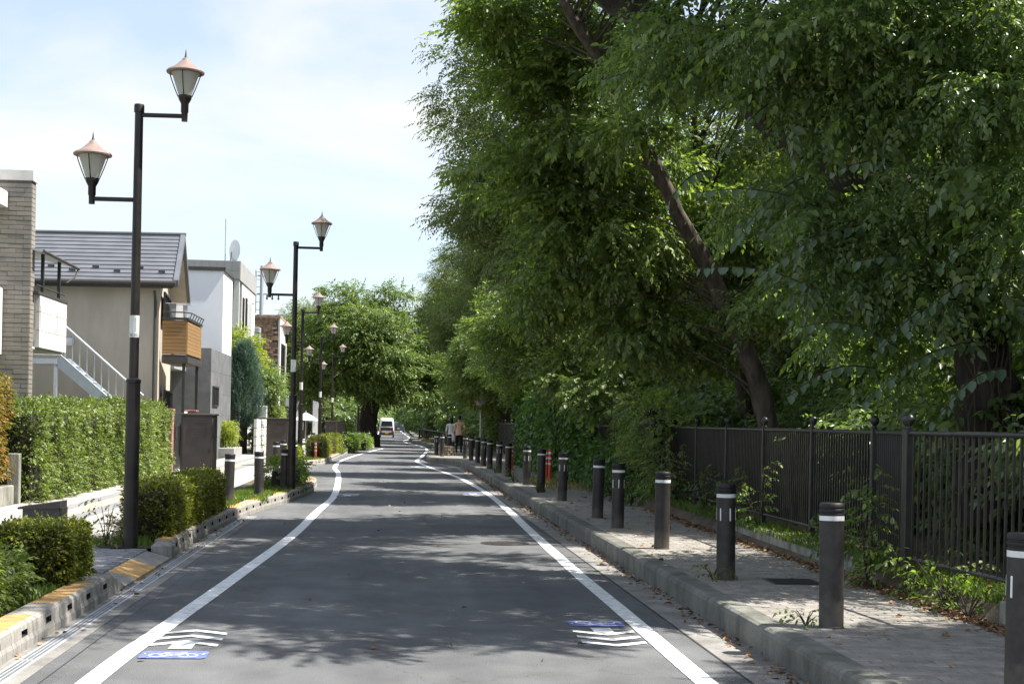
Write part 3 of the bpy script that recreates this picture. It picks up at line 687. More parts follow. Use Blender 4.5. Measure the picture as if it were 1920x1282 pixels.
def place(proto, first, x, y, sc, rz, label, group, sz=None):
    o = proto if first else copy_tree(proto)
    o.location = (x, y, .38); o.rotation_euler = (0, 0, rz); o.scale = (sc, sc, sz or sc); o['label'] = label; o['group'] = group
    return o
ordn = ['first', 'second', 'third', 'fourth', 'fifth', 'sixth', 'seventh', 'eighth', 'ninth', 'tenth', 'eleventh', 'twelfth', 'thirteenth', 'fourteenth', 'fifteenth', 'sixteenth', 'seventeenth', 'eighteenth', 'nineteenth', 'twentieth', 'twenty-first', 'twenty-second']
zl = [('tall dark green tree overhanging the road, its left edge against the sky', 5.5, 30.0, 1.0, .1), ('drooping green tree behind the tallest dark one, further up the road', 5.9, 41.5, .92, -.4),
      ('slender drooping tree above the pair of walkers on the right pavement', 6.1, 55, .95, .5), ('drooping tree beyond the stone planter on the right pavement', 6.0, 71, .95, -.2),
      ('distant drooping tree over the low railing on the right', 6.3, 90, 1.0, .3), ('far drooping tree level with the white van on the right', 6.2, 118, 1.05, -.5)]
for i, (lb, x, y, sc, rz) in enumerate(zl): place(zel, i == 0, x, y, sc, rz, lb, 'trees along the fence')
ZX = [('green tree filling the space left of the round tree, behind the far lamps', -6.2, 102, .72, .3), ('tall green tree closing the gap right of the round tree ahead', 4.4, 103, .95, .6), ('tall green tree behind the round tree, over the far road', 5.0, 112, 1.0, 2.2), ('tall green tree left behind the round tree ahead', -6.8, 116, .9, 1.1)]
ml = [('bright leafy low tree hanging over the row of bollards in the middle distance', 5.0, 36, .86, .3), ('round leafy tree just behind the traffic mirror on the right', 5.2, 49, .85, 1.2),
      ('light green low tree beside the walkers in the distance', 5.2, 62.5, .85, -.5), ('light green tree over the low railing, right of the white van', 5.3, 80, .9, .8),
      ('pale green round tree to the right of the far bend', 5.6, 101, 1.0, .1), ('last pale green tree before the road end on the right', 5.2, 133, 1.1, -.9)]
for i, (lb, x, y, sc, rz) in enumerate(ml): place(midt, i == 0, x, y, sc, rz, lb, 'trees along the fence')
for i, (x, y, sc) in enumerate(((11.2, 19.5, .95), (11.8, 24.5, 1.0), (10.9, 29.5, .95), (11.6, 34.5, 1.0), (12.5, 39, 1.05), (9.6, 26.8, .66), (9.4, 32.5, .66))): place(tallt, i == 0, x, y, sc, i * 2.1, 'dark tree standing deep in the wood behind the fence', 'trees deep in the wood')
for i, (lb, x, y, sc, rz) in enumerate(ZX): place(tallt, False, x, y, sc, rz, lb, 'trees round the far bend')
k = 1
for y in np.arange(7, 132, 6.2):
    for x0 in (9.0, 14.0):
        rr = random.Random(k * 7 + 1)
        if x0 < 10 and k > 0 and 15 < y < 36 and not (17 < y < 21): continue
        place(tallt, k == 0, x0 + rr.uniform(-.9, .9), y + rr.uniform(-1.5, 1.5), rr.uniform(.85, 1.1) * (.72 if x0 < 10 else 1), rr.uniform(0, 6.3), 'dark tree standing deep in the wood behind the fence', 'trees deep in the wood'); k += 1
for i, (x, y, sc) in enumerate(((-5.2, 128, 1), (-6.4, 146, 1.1), (-4.6, 172, 1.1), (3.6, 160, 1.0), (4.4, 185, 1.1), (-5, 205, 1.2), (4, 215, 1.2), (-3.2, 245, 1.3), (2.8, 262, 1.3), (.5, 330, 1.7), (-7, 300, 1.5), (7, 300, 1.5))):
    o = place(midt, False, x, y, sc, i * 1.3, 'hazy green tree far off where the road runs out of sight', 'trees at the far end of the road')
far_sh = [(-4.6, 112, 1.6), (-5.6, 121, 2.0), (-4.8, 134, 2.2), (-4.2, 150, 2.2), (-4.0, 165, 2.4), (-3.9, 182, 2.5), (-3.6, 200, 2.6), (-3.4, 225, 2.8), (-3.2, 255, 3), (-2, 300, 3.4), (1.4, 325, 3.6), (4.2, 290, 3.4), (3.9, 250, 3), (4.0, 215, 2.8), (4.2, 190, 2.6), (4.6, 168, 2.5), (4.6, 148, 2.4), (5.0, 130, 2.2), (5.4, 117, 2), (5.2, 106, 1.8), (5.4, 96, 1.7), (5.2, 87, 1.6), (5.6, 78, 1.5), (5.4, 71, 1.5), (5.6, 65.5, 1.4)]
SHRUBS = far_sh
k = 0
for y in np.arange(9, 62, 2.6):
    rr = random.Random(int(y * 10)); place(shr, k == 0, 6.3 + rr.uniform(-.3, .9), y, rr.uniform(.85, 1.2), rr.uniform(0, 6), ordn[k] + ' dark shrub from the camera in the undergrowth behind the right fence', 'undergrowth shrubs'); k += 1
for i, (x, y, sc) in enumerate(SHRUBS): place(shr, False, x, y, sc, i * 1.7, ordn[sum(1 for q in SHRUBS if (q[0] > 0) == (x > 0) and q[1] < y)] + ' far roadside shrub from the camera on the ' + ('right, under the woodland trees' if x > 0 else 'left, beyond the round tree'), 'far roadside shrubs')

# the leaning tree by the fence
tp = [at(1448, 905, 21), at(1440, 800, 21), at(1413, 695, 21), at(1374, 597, 20.9), at(1324, 498, 20.7), at(1272, 400, 20.4), at(1222, 300, 20.1), at(1178, 205, 19.8), at(1120, 110, 19.5), at(1060, 10, 19.2), at(990, -110, 19)]
def lob(px, py, Y, rx, ry, rz, n): p = at(px, py, Y); return (p.x, p.y, p.z, rx, ry, rz, n)
lean_l = [lob(985, 330, 22, .85, 1.0, .6, 16), lob(1060, 260, 21, .8, 1, .6, 14), lob(1090, 420, 21.5, .9, 1, .7, 18), lob(1180, 480, 21.5, .9, 1, .6, 18), lob(1040, 540, 22.5, .8, 1, .6, 14),
          lob(1190, 600, 22, .9, 1, .6, 16), lob(1300, 640, 22.5, .8, 1, .5, 12), lob(1200, 340, 22, .8, 1, .7, 14), lob(1330, 420, 22.8, .8, 1, .8, 14), lob(1000, 130, 21, .9, 1, .7, 16), lob(930, 20, 20.5, .6, 1, .5, 12), lob(1080, 60, 21.5, 1, 1, .8, 16),
          lob(1195, 240, 19.2, .4, .4, .25, 4), lob(1400, 580, 20.2, .35, .4, .25, 3), lob(1150, -90, 20, 1.1, 1.3, .8, 18), lob(1300, -160, 21, 1.4, 1.3, .9, 20), lob(1420, -200, 20, 1.3, 1.3, .9, 18)]
make_tree('leaning_tree', 'tree with a slim brown trunk leaning left over the fence and pavement', (0, 0, 0), [tuple(p) for p in tp], [.20, .165, .15, .138, .122, .11, .10, .092, .08, .065, .04],
          [b[:3] + (b[3] * .8, b[4] * .9, b[5] * .7, b[6]) for b in lean_l], 'leaf_mid', T_NEAR, 32, .40, 41, flat=.32, droop=.10, nbr=60)
tp = [at(1404, 880, 24), at(1395, 740, 24), at(1355, 600, 24), at(1330, 480, 23.8), at(1312, 330, 23.5), at(1298, 180, 23.2)]
make_tree('slim_tree', 'thin dark trunked tree just behind the leaning tree', (0, 0, 0), [tuple(p) for p in tp], [.13, .11, .10, .09, .075, .05],
          [lob(1330, 210, 23.6, .9, .9, .9, 12), lob(1420, 360, 24, 1.0, .9, .8, 12), lob(1430, 90, 23.5, .9, .9, .9, 12)], 'leaf_mid', T_MID, 30, .5, 42)

# the big vine-hung tree on the right: stout trunk, heavy limb slanting up to the left
tp = [at(1862, 960, 13.6), at(1858, 820, 13.6), at(1850, 700, 13.6), at(1838, 590, 13.7), at(1805, 480, 13.9), at(1700, 385, 14.5), at(1590, 320, 15), at(1480, 240, 15.4), at(1375, 150, 15.7), at(1255, 60, 15.9), at(1120, -30, 16), at(960, -150, 16)]
big_l = [lob(1380, 60, 14.5, .8, 1, .5, 20), lob(1560, 60, 13.2, .8, 1, .5, 20), lob(1720, 40, 12.8, .8, 1, .5, 20), lob(1870, 60, 12.2, .7, 1, .6, 18), lob(1880, 230, 12.2, .6, 1, .5, 16), lob(1700, 190, 13.2, .7, 1, .5, 18), lob(1560, 190, 14, .6, .8, .4, 12),
         lob(1500, 400, 14.6, .6, 1, .4, 14), lob(1640, 420, 13.6, .7, 1, .5, 18), lob(1790, 350, 13, .7, 1, .5, 18), lob(1890, 420, 12.4, .6, 1, .5, 14), lob(1580, 540, 14.4, .7, 1, .4, 16), lob(1740, 520, 14, .7, 1, .5, 14),
         lob(1680, 650, 15, .8, 1, .4, 12), lob(1900, 560, 13, .5, .8, .4, 10), lob(1250, 110, 16, .7, 1, .5, 14),
         lob(1500, -180, 14, 1.7, 1.7, .9, 30), lob(1800, -200, 12.5, 1.7, 1.7, 1, 30), lob(1250, -330, 15, 1.6, 1.8, 1, 26), lob(1600, -480, 12.5, 1.8, 1.8, 1, 26),  # from here on: unseen lobes above the view, added to shade the road
         (3.6, 11.5, 9.4, 1.5, 1.6, 1.0, 26), (3.4, 14.2, 9.8, 1.6, 1.6, 1.0, 30), (3.3, 16.8, 9.6, 1.5, 1.6, 1.0, 28), (5.4, 12.5, 10.6, 1.8, 2, 1.0, 26), (5.2, 16, 10.8, 1.8, 2, 1.0, 26),
         (4.4, 10.4, 7.2, 1.2, 1.2, .7, 16), (5.6, 10.8, 8.6, 1.3, 1.2, .7, 16), (4.3, 13.0, 7.3, 1.2, 1.2, .7, 16), (5.8, 13.4, 8.4, 1.4, 1.2, .7, 18), (4.4, 15.6, 7.6, 1.2, 1.2, .7, 16), (5.8, 16.2, 8.4, 1.4, 1.2, .7, 18), (4.6, 18.2, 8.2, 1.2, 1.0, .7, 14)]
big_l = [(b[0], b[1], b[2], b[3] * .85, b[4], b[5] * .62, int(b[6] * .75)) for b in big_l[:16]] + big_l[16:]
bigt = make_tree('vine_hung_tree', 'big old tree on the right, stout dark trunk, heavy limb slanting left', (0, 0, 0), [tuple(p) for p in tp], [.36, .31, .29, .28, .27, .25, .23, .22, .21, .19, .16, .1],
                 big_l, 'leaf_near', T_NEAR + T_PIN + T_PIN, 32, .38, 43, bark='bark_dark', flat=.30, droop=.10, nbr=60)
# hanging sprays of large leaves in front of it: each large leaf its own piece
crown = [c for c in bpy.data.objects if c.parent == bigt and c.name.startswith('crown')][0]
rr = np.random.default_rng(77)
lv, lf = leaf_full(.40, .05, .24)
lms = []
for q in range(3):
    v = lv.copy(); v[:, 0] *= (.9, 1.0, 1.12)[q]; lms.append(quad_mesh('leaf', v, lf, 'leaf_big'))
stems = MB(); nleaf = 0
spr = [((1300, 340), (1560, 400), 13.4), ((1310, 480), (1560, 560), 13.2), ((1350, 270), (1500, 170), 13.6), ((1420, 500), (1640, 420), 13.0), ((1500, 590), (1680, 650), 13.1), ((1560, 300), (1740, 330), 12.8),
       ((1620, 730), (1830, 640), 12.6), ((1640, 640), (1800, 560), 12.7), ((1750, 770), (1880, 690), 12.4), ((1600, 470), (1760, 520), 12.9), ((1700, 600), (1880, 500), 12.5), ((1130, 130), (1330, 150), 15.5), ((1240, 380), (1330, 320), 15.0),
       ((1760, 480), (1910, 420), 12.3), ((1380, 430), (1520, 330), 13.5), ((1480, 720), (1640, 690), 13.6)]
for (a, b, Y) in spr:
    A, B = at(*a, Y), at(*b, Y + .5); pts = []
    for i in range(9):
        k = i / 8; p = B.lerp(A, k); p.z += .10 * math.sin(k * PI) - .12 * k * k; pts.append(p)
    stems.tube([tuple(p) for p in pts], [.010 - .007 * i / 8 for i in range(9)], 5)
    n = max(7, int((A - B).length / .075))
    for i in range(n):
        k = (i + .7) / n; q = k * 8; j = min(7, int(q)); p = pts[j].lerp(pts[j + 1], q - j); t_ = (pts[j + 1] - pts[j]).normalized(); s = 1 if i % 2 else -1
        sidev = t_.cross(Vector((0, 0, 1))).normalized()
        d = (t_ * .45 + sidev * s * .55 + Vector((0, 0, -.75 + rr.normal(0, .2)))).normalized(); nz = (Vector((0, -.55, .8)) + Vector(rr.normal(0, .22, 3))).normalized()
        x = d.cross(nz).normalized(); z = x.cross(d); sc = rr.uniform(.085, .14) * (1.1 - .35 * k)
        if nleaf >= 298: break
        o = link_mesh('leaf', lms[nleaf % 3], crown); mw = Matrix((x, d, z)).transposed().to_4x4() @ Matrix.Scale(sc, 4); mw.translation = p; o.matrix_local = mw; nleaf += 1
stems.build('stems', 'twig', crown)
# lianas on the stout trunk
m = MB()
for i in range(9):
    a = at(1815 + i * 10, 800, 13.25); pts = [a + Vector((rr.normal(0, .05), rr.normal(0, .03), z)) for z in np.linspace(-.2, 2.2, 9)]
    m.tube([tuple(p) for p in pts], .010, 5)
m.build('lianas', 'twig', bigt)

# climbing greenery that has swallowed the middle of the fence
def mass(name, label, cat, loc, boxes, leafm, templates, n, seed, scl=(.8, 1.3), droop=.35, stem='twig', group=None, lumpy=.30):
    """leaves over the skin of lumpy boxes (x0,x1,y0,y1,z0,z1)"""
    r = np.random.default_rng(seed); t = thing(name, label, cat, loc, 0, group); PP, DD = [], []
    area = [2 * ((b[1] - b[0]) + (b[3] - b[2])) * (b[5] - b[4]) + (b[1] - b[0]) * (b[3] - b[2]) for b in boxes]
    core = MB()
    for b, ar in zip(boxes, area):
        x0, x1, y0, y1, z0, z1 = b; k = int(n * ar / sum(area)); q = min(x1 - x0, y1 - y0, z1 - z0) * .16
        core.box(x0 + q, x1 - q, y0 + q, y1 - q, z0, z1 - q)
        u = r.uniform(0, 1, (k, 3)); P = np.array([x0, y0, z0]) + u * np.array([x1 - x0, y1 - y0, z1 - z0])
        A = np.array([(y1 - y0) * (z1 - z0), (y1 - y0) * (z1 - z0), (x1 - x0) * (z1 - z0), (x1 - x0) * (z1 - z0), (x1 - x0) * (y1 - y0) * 1.15]); fc = r.choice(5, k, p=A / A.sum())
        N = np.array([(-1, 0, 0), (1, 0, 0), (0, -1, 0), (0, 1, 0), (0, 0, 1)], float)[fc]
        for f_, ax, val in ((0, 0, x0), (1, 0, x1), (2, 1, y0), (3, 1, y1), (4, 2, z1)): P[fc == f_, ax] = val
        lump = (np.sin(P[:, 0] * 3.1 + seed) + np.sin(P[:, 1] * 2.3 + seed * 2) + np.sin(P[:, 2] * 4.1) + np.sin(P[:, 1] * 7.7 + P[:, 2] * 5))[:, None] * lumpy * q
        P = P + N * (lump - np.abs(r.normal(0, (.42 if lumpy > .2 else .22) * q, (k, 1))) + (r.uniform(0, 1, (k, 1)) < (.06 if lumpy > .2 else .015)) * r.uniform(.02, .09, (k, 1)))
        PP.append(P); DD.append(N + r.normal(0, .45, (k, 3)) + np.array([0, 0, -droop]))
    P = np.vstack(PP) - np.array(loc); D = np.vstack(DD)
    V, Fq = scatter(P, D, templates, r.uniform(*scl, len(P)), r)
    link_mesh('foliage', quad_mesh('foliage', V, Fq, leafm), t)
    c = core.build('stems', 'bark_dark', t); c.location = tuple(-x for x in loc)  # solid dark boxes, added to fill the inside of the foliage
    return t
mass('climbing_vines', 'wall of green climbing vines hiding the fence behind the orange posts', 'vines', (4.9, 40, .2),
     [(4.45, 5.5, 33, 38, .1, 2.2), (4.35, 5.6, 37, 43, .1, 2.9), (4.45, 5.6, 42, 49, .1, 2.5), (4.6, 5.4, 28.5, 33.5, .1, 1.1)], 'leaf_ivy', T_IVY, 9000, 5, (.8, 1.5))
mass('overhanging_shrub', 'yellowish green shrub spilling over the fence right of the vines', 'shrub', (4.8, 25, .5),
     [(4.35, 5.4, 24, 26.2, 1.0, 1.9), (4.5, 5.4, 23.4, 25.4, .5, 1.6), (4.55, 5.4, 25.8, 28, 1.1, 2.1)], 'leaf_mid', T_NEAR, 1500, 6, (.5, .8))
r = np.random.default_rng(91)
t = thing('leafy_branch', 'sunlit branch of pale broad leaves reaching over the vines', 'branch', (0, 0, 0))
C = clumps_in([lob(1060, 690, 29, .5, .6, .25, 10), lob(1130, 730, 28, .6, .6, .3, 12), lob(1180, 690, 28, .6, .6, .3, 10), lob(1220, 740, 27, .5, .6, .3, 8)], r); V, Fq = leaves_on(C, .3, 20, T_BIG, r, .5, .3, scl=(.55, .85))
link_mesh('leaves', quad_mesh('leaves', V, Fq, 'leaf_mid'), t); m = MB()
for c in C[:14]: limb_mesh(m, tuple(at(1330, 700, 27.5)), c, .03, .008, r)
m.build('twigs', 'twig', t)

# big cherry tree standing in the bend ahead
tp = [(0, 0, -.1), (.02, 0, .4), (-.05, 0, 1.2), (.05, 0, 2.2), (.1, .1, 3.2), (0, 0, 4.8), (.1, 0, 7)]
cl_ = auto_lobes(np.random.default_rng(17), (-.1, 0, 5.9), (5.5, 4.8, 3.6), 34, 14, .29) + [(-3.2, -1, 3.6, 1.5, 1.5, .8, 14), (2.8, -1, 3.4, 1.6, 1.5, .8, 14), (0.2, -2, 3.8, 1.7, 1.2, .8, 14), (4.2, 0, 5.4, 1.6, 1.6, 1.1, 16), (-4.4, 0, 5.2, 1.4, 1.5, 1.1, 14), (-1.6, 0, 9.2, 1.4, 1.4, .9, 12), (1.6, .4, 9.0, 1.4, 1.4, .9, 12), (0, 0, 6, 3.4, 3.4, 2.6, 60)]
make_tree('cherry_tree', 'broad round tree with a thick black trunk standing where the road bends', (-1.45, 88.5, .1), tp, [.85, .68, .56, .52, .5, .3, .1], cl_, 'leaf_cherry', T_CHE, 30, .7, 51, bark='bark_dark', flat=.4, droop=.2, scl=(1.1, 1.6), nbr=220)

# ------------------------------------------------------------------ bollards
def make_bollard(slits):
    t = thing('bollard', '', 'bollard')
    m = MB(); m.lathe([(.092, 0), (.092, .01), (.0885, .012), (.0885, .772)], 24); m.build('post', 'bollard_brown', t, True)
    m = MB(); m.lathe([(.0895, .772), (.0895, .806)], 24); m.build('white_band', 'reflect_white', t, True)
    m = MB(); m.lathe([(.0885, .806), (.0885, .822), (.084, .825), (.084, .832), (.0905, .836), (.0905, .853), (.085, .857), (.085, .864), (.0905, .868), (.0905, .888), (.082, .899), (.0, .902)], 24); m.build('cap', 'black_rubber', t, True)
    if slits:
        for i in range(6):
            a = i * PI / 3 - PI / 2 + .12; m = MB(); c, s = math.cos(a), math.sin(a); P = lambda w, z, d: (c * (.0885 + d) - s * w, s * (.0885 + d) + c * w, z)
            z0, z1, w = .555, .675, .006
            m.loft([[P(-w, z0, -.003), P(w, z0, -.003), P(w, z1, -.003), P(-w, z1, -.003)], [P(-w, z0 + .004, .0025), P(w, z0 + .004, .0025), P(w, z1 - .004, .0025), P(-w, z1 - .004, .0025)]]); m.build('reflector', 'reflect_white', t)
    return t
bA, bB = make_bollard(True), make_bollard(False); used = {0: False, 1: False}
def bollard(x, y, z, kind, label, group):
    p = (bA, bB)[kind]; o = p if not used[kind] else copy_tree(p); used[kind] = True
    o.location = (x, y, z); o.rotation_euler = (R(rng.uniform(-1.1, 1.1)), R(rng.uniform(-1.1, 1.1)), rng.uniform(-.25, .25)); o['label'] = label; o['group'] = group
RB = [(3.36, 7.3, 0), (3.19, 10.04, 1), (3.16, 13.17, 0), (3.16, 16.37, 1), (3.16, 19.62, 0), (3.18, 21.71, 1), (3.20, 26.44, 0), (3.13, 29.63, 1), (3.17, 33.17, 0), (3.12, 37.94, 1), (3.10, 41.0, 0), (3.05, 44.0, 1), (3.04, 47.0, 0), (3.04, 50.2, 1), (2.98, 53.3, 1), (2.92, 56.4, 0), (2.5, 61.3, 1), (2.10, 59.1, 1), (1.92, 60.9, 0)]
lbl = ['nearest dark bollard, cut off by the right edge of the picture'] + ['%s dark bollard from the camera on the right brick pavement, %s' % (ordn[i], 'with white reflector slits' if RB[i][2] == 0 else 'plain shaft') for i in range(1, 16)] + \
      ['bollard right of the stone planter on the jutting pavement', 'bollard in front of the stone planter on the jutting pavement', 'leftmost bollard on the jutting right pavement beside the planter']
for (x, y, k), lb in zip(RB, lbl): bollard(x, y, .207, k, lb, 'bollards on the right pavement')
LB = [(-2.77, 24.7, 'left bollard of the pair on the grassy island beyond the yellow hedge'), (-2.44, 26.8, 'right bollard of the pair standing on the grassy island'), (-2.18, 29.6, 'bollard on the island just left of the second lamp post'),
      (-3.05, 38.2, 'leftmost of the bollards in front of the second large cabinet'), (-3.10, 41.2, 'tallest looking bollard left of the second lamp post, behind another'), (-2.66, 39.6, 'bollard just right of the second lamp post in the driveway'),
      (-3.6, 66.5, 'bollard beside the far walker with the rucksack, left one'), (-3.3, 67.5, 'bollard beside the far walker with the rucksack, right one'), (-2.35, 72.5, 'first bollard in the far left shrub bed'), (-2.2, 79.5, 'second bollard in the far left shrub bed'), (-1.9, 82.5, 'third bollard at the foot of the thick black trunk'), (-1.35, 83.6, 'last bollard before the thick black trunk, nearest the road')]
for i, (x, y, lb) in enumerate(LB): bollard(x, y, .11, 1, lb, 'bollards on the left')
for i, (x, y) in enumerate(((2.3, 118), (2.6, 122))): bollard(x, y, .2, 1, '%s tiny bollard far off before the low railing' % ('left', 'right')[i], 'far bollards')

# orange flexible delineator posts
def delineator(x, y, z, h, label):
    t = thing('delineator_post', label, 'delineator', (x, y, z), 0, 'orange delineator posts')
    m = MB(); m.lathe([(.12, 0), (.12, .02), (.06, .05), (.04, .06)], 16); m.build('base', 'orange', t, True)
    m = MB(); m.lathe([(.04, .05), (.04, h), (.03, h + .015), (0, h + .016)], 14); m.build('post', 'orange', t, True)
    for k in (.55, .72, .88): m = MB(); m.lathe([(.042, h * k), (.042, h * k + .05)], 14, cap=False); m.build('reflective_band', 'reflect_white', t)
delineator(-2.80, 53.2, .02, .78, 'orange red post at the corner of the far left hedge by the driveway')
delineator(3.66, 43.2, .207, .78, 'orange striped post standing between bollards, middle of the right pavement')
delineator(3.84, 34.3, .207, .80, 'orange and white striped post nearest the camera, by the vines')
delineator(3.72, 49.5, .207, .76, 'farthest orange post behind the right bollards')
delineator(3.82, 34.9, .207, .78, 'orange post half hidden behind the bollard beside the striped one')

# ------------------------------------------------------------------ street lamps
def lantern(parent, x, z):
    h = MB(); h.lathe([(.034, -.06), (.036, .035), (.043, .045), (.044, .14), (.07, .19), (.078, .215), (.078, .232), (.06, .234)], 18, (x, 0, z)); head = h.build('lantern', 'pole_brown', parent, True)
    g_ = MB(); g_.lathe([(.070, .232), (.160, .505)], 20, (x, 0, z)); g_.build('glass', 'frosted', head, True)
    rf = MB(); rf.lathe([(.19, .487), (.212, .490), (.216, .505), (.20, .525), (.15, .548), (.10, .585), (.062, .622), (.042, .640), (.040, .648), (.026, .664), (.012, .670), (.0, .671)], 24, (x, 0, z)); rf.build('lantern_roof', 'lamp_roof', head, True)
    f_ = MB(); f_.lathe([(.014, .664), (.017, .675), (.012, .685), (.004, .745), (0, .77)], 10, (x, 0, z)); f_.build('finial', 'pole_brown', head, True)
    for i in range(4):
        a = i * PI / 2 - PI / 2; pts = [(x + rr_ * math.cos(a), rr_ * math.sin(a), z + zz) for rr_, zz in ((.079, .222), (.112, .30), (.145, .385), (.168, .45), (.178, .495))]
        q = MB(); q.tube(pts, .006, 6); q.build('rod', 'pole_brown', head)
def make_lamp():
    t = thing('street_lamp', '', 'street lamp')
    m = MB(); m.lathe([(.098, 0), (.098, .03), (.084, .04), (.078, 1.97), (.084, 1.975), (.084, 2.01), (.056, 2.03)], 22); m.build('base_sleeve', 'pole_brown', t, True)
    m = MB(); m.lathe([(.054, 2.0), (.047, 5.13)], 18); m.build('pole', 'pole_brown', t, True)
    m = MB(); m.lathe([(.058, 5.06), (.058, 5.135), (.052, 5.15), (0, 5.152)], 18); m.build('pole_cap', 'pole_brown', t, True)
    for s, z in ((1, 5.03), (-1, 4.06)):
        m = MB(); m.tube([(s * .02, 0, z), (s * .52, 0, z)], .026, 12); m.build('arm', 'pole_brown', t, True); lantern(t, s * .515, z)
    m = MB(); n = 10
    rings = [[(.0575 * math.cos(-PI / 2 + (k / n - .5) * 2.6), .0575 * math.sin(-PI / 2 + (k / n - .5) * 2.6), z) for k in range(n + 1)] for z in (2.49, 2.74)]
    m.loft(rings, False, False); m.build('number_plate', 'sticker', t)
    return t
lamp = make_lamp()
LM = [(-2.95, 16.55, 'nearest tall street lamp with two lanterns, rising past the beige house'), (-2.03, 29.35, 'second street lamp, standing at the tip of the grassy island'), (-3.0, 47.2, 'third street lamp, just right of the second one'),
      (-3.13, 62.3, 'fourth street lamp, behind the small orange post'), (-3.3, 78.9, 'fifth street lamp, before the round tree'), (-2.2, 93.5, 'farthest street lamp, in front of the thick black trunk')]
for i, (x, y, lb) in enumerate(LM):
    o = lamp if i == 0 else copy_tree(lamp); o.location = (x, y, .03 if i == 0 else .1); o['label'] = lb; o['group'] = 'two lantern street lamps'; o.rotation_euler = (0, 0, rng.uniform(-.05, .05))
LM2 = None
# writing on the first lamp's plate
def text_mesh(name, body, size, parent, loc, rot, matn, align='CENTER'):
    cu = bpy.data.curves.new(name, 'FONT'); cu.body = body; cu.size = size; cu.align_x = align; cu.align_y = 'CENTER'; cu.extrude = .0004
    ob = bpy.data.objects.new(name, cu); COL.objects.link(ob); dg = bpy.context.evaluated_depsgraph_get(); me = bpy.data.meshes.new_from_object(ob.evaluated_get(dg)); bpy.data.objects.remove(ob)
    me.name = name; me.materials.clear(); me.materials.append(MATS[matn]); o = link_mesh(name, me, parent, loc); o.rotation_euler = rot; return o
plate = [c for c in bpy.data.objects if c.parent == lamp and c.name.startswith('number_plate')][0]
text_mesh('lettering', 'B-20', .044, plate, (0.004, -.0615, 2.515), (PI / 2, 0, 0), 'ink')
mk = MB(); rk = random.Random(3)      # the small vertical line of characters, too worn to read
for i in range(7):
    z = 2.705 - i * .0225
    for j in range(3): mk.box(.012 + rk.uniform(0, .003), .026 + rk.uniform(-.003, .002), -.0598, -.0590, z - j * .0055, z - j * .0055 + .0026)
    mk.box(.017, .0195, -.0597, -.0591, z - .013, z + .003)
mk.build('small_characters', 'ink', plate)

# ------------------------------------------------------------------ utility cabinets
def cabinet(x0, x1, y0, y1, h, label, z=.1):
    t = thing('utility_cabinet', label, 'cabinet', ((x0 + x1) / 2, y0, z), 0, 'brown utility cabinets'); w = (x1 - x0) / 2; d = y1 - y0
    m = MB(); m.cbox(-w, w, 0, d, 0, h - .04, .012); m.build('housing', 'cabinet_brown', t)
    m = MB(); m.cbox(-w - .025, w + .025, -.025, d + .025, h - .04, h, .01); m.build('lid', 'cabinet_brown', t)
    m = MB(); m.box(-w + .03, w - .03, -.012, .004, .06, h - .09); m.build('door', 'cabinet_brown', t)
    for z0, z1 in ((h - .48, h - .16), (.12, .34)):
        fx0, fx1 = -w * .35, w * .70
        fr = MB(); 
        for b in ((fx0, fx1, z0, z0 + .015), (fx0, fx1, z1 - .015, z1), (fx0, fx0 + .015, z0 + .015, z1 - .015), (fx1 - .015, fx1, z0 + .015, z1 - .015)): fr.box(b[0], b[1], -.024, -.012, b[2], b[3])
        p = fr.build('vent', 'cabinet_brown', t)
        n = 9
        for i in range(n):
            zz = z0 + .02 + (z1 - z0 - .04) * i / n; q = MB(); q.loft([[(fx0 + .016, -.013, zz), (fx0 + .016, -.021, zz), (fx0 + .016, -.013, zz + .02)], [(fx1 - .016, -.013, zz), (fx1 - .016, -.021, zz), (fx1 - .016, -.013, zz + .02)]]); q.build('louvre', 'cabinet_brown', p)
        sd = MB(); sd.box(w - .002, w + .012, d * .15, d * .85, z0, z1); sd.build('side_vent', 'dark_brown', t)
    m = MB(); m.box(w * .78, w * .86, -.03, -.012, h * .5, h * .5 + .1); m.build('handle', 'dark_metal', t)
cabinet(-4.20, -3.60, 29.0, 29.85, 1.60, 'tall dark brown utility cabinet behind the clipped yellow hedge')
cabinet(-4.05, -3.35, 46.6, 47.3, 1.55, 'brown cabinet directly behind the second lamp post')
cabinet(-3.55, -2.95, 76.5, 77.1, 1.45, 'brown cabinet in the middle distance right of the walker with rucksack')
cabinet(-3.35, -2.75, 84.5, 85.1, 1.45, 'farthest brown cabinet, left of the thick black trunk')
t = thing('low_box', 'low dark box with slanting lid behind the near left hedge', 'utility box', (-4.10, 17.2, .1))
m = MB(); m.box(-.22, .20, 0, .30, 0, .42); m.build('housing', 'dark_metal', t)
m = MB(); m.prism([(-.27, .40), (-.27, .425), (.22, .50), (.22, .42)], 'y', -.03, .33); m.build('lid', 'dark_metal', t)
m = MB(); m.box(.20, .24, .02, .28, 0, .42); m.build('side_panel', 'dark_metal', t)

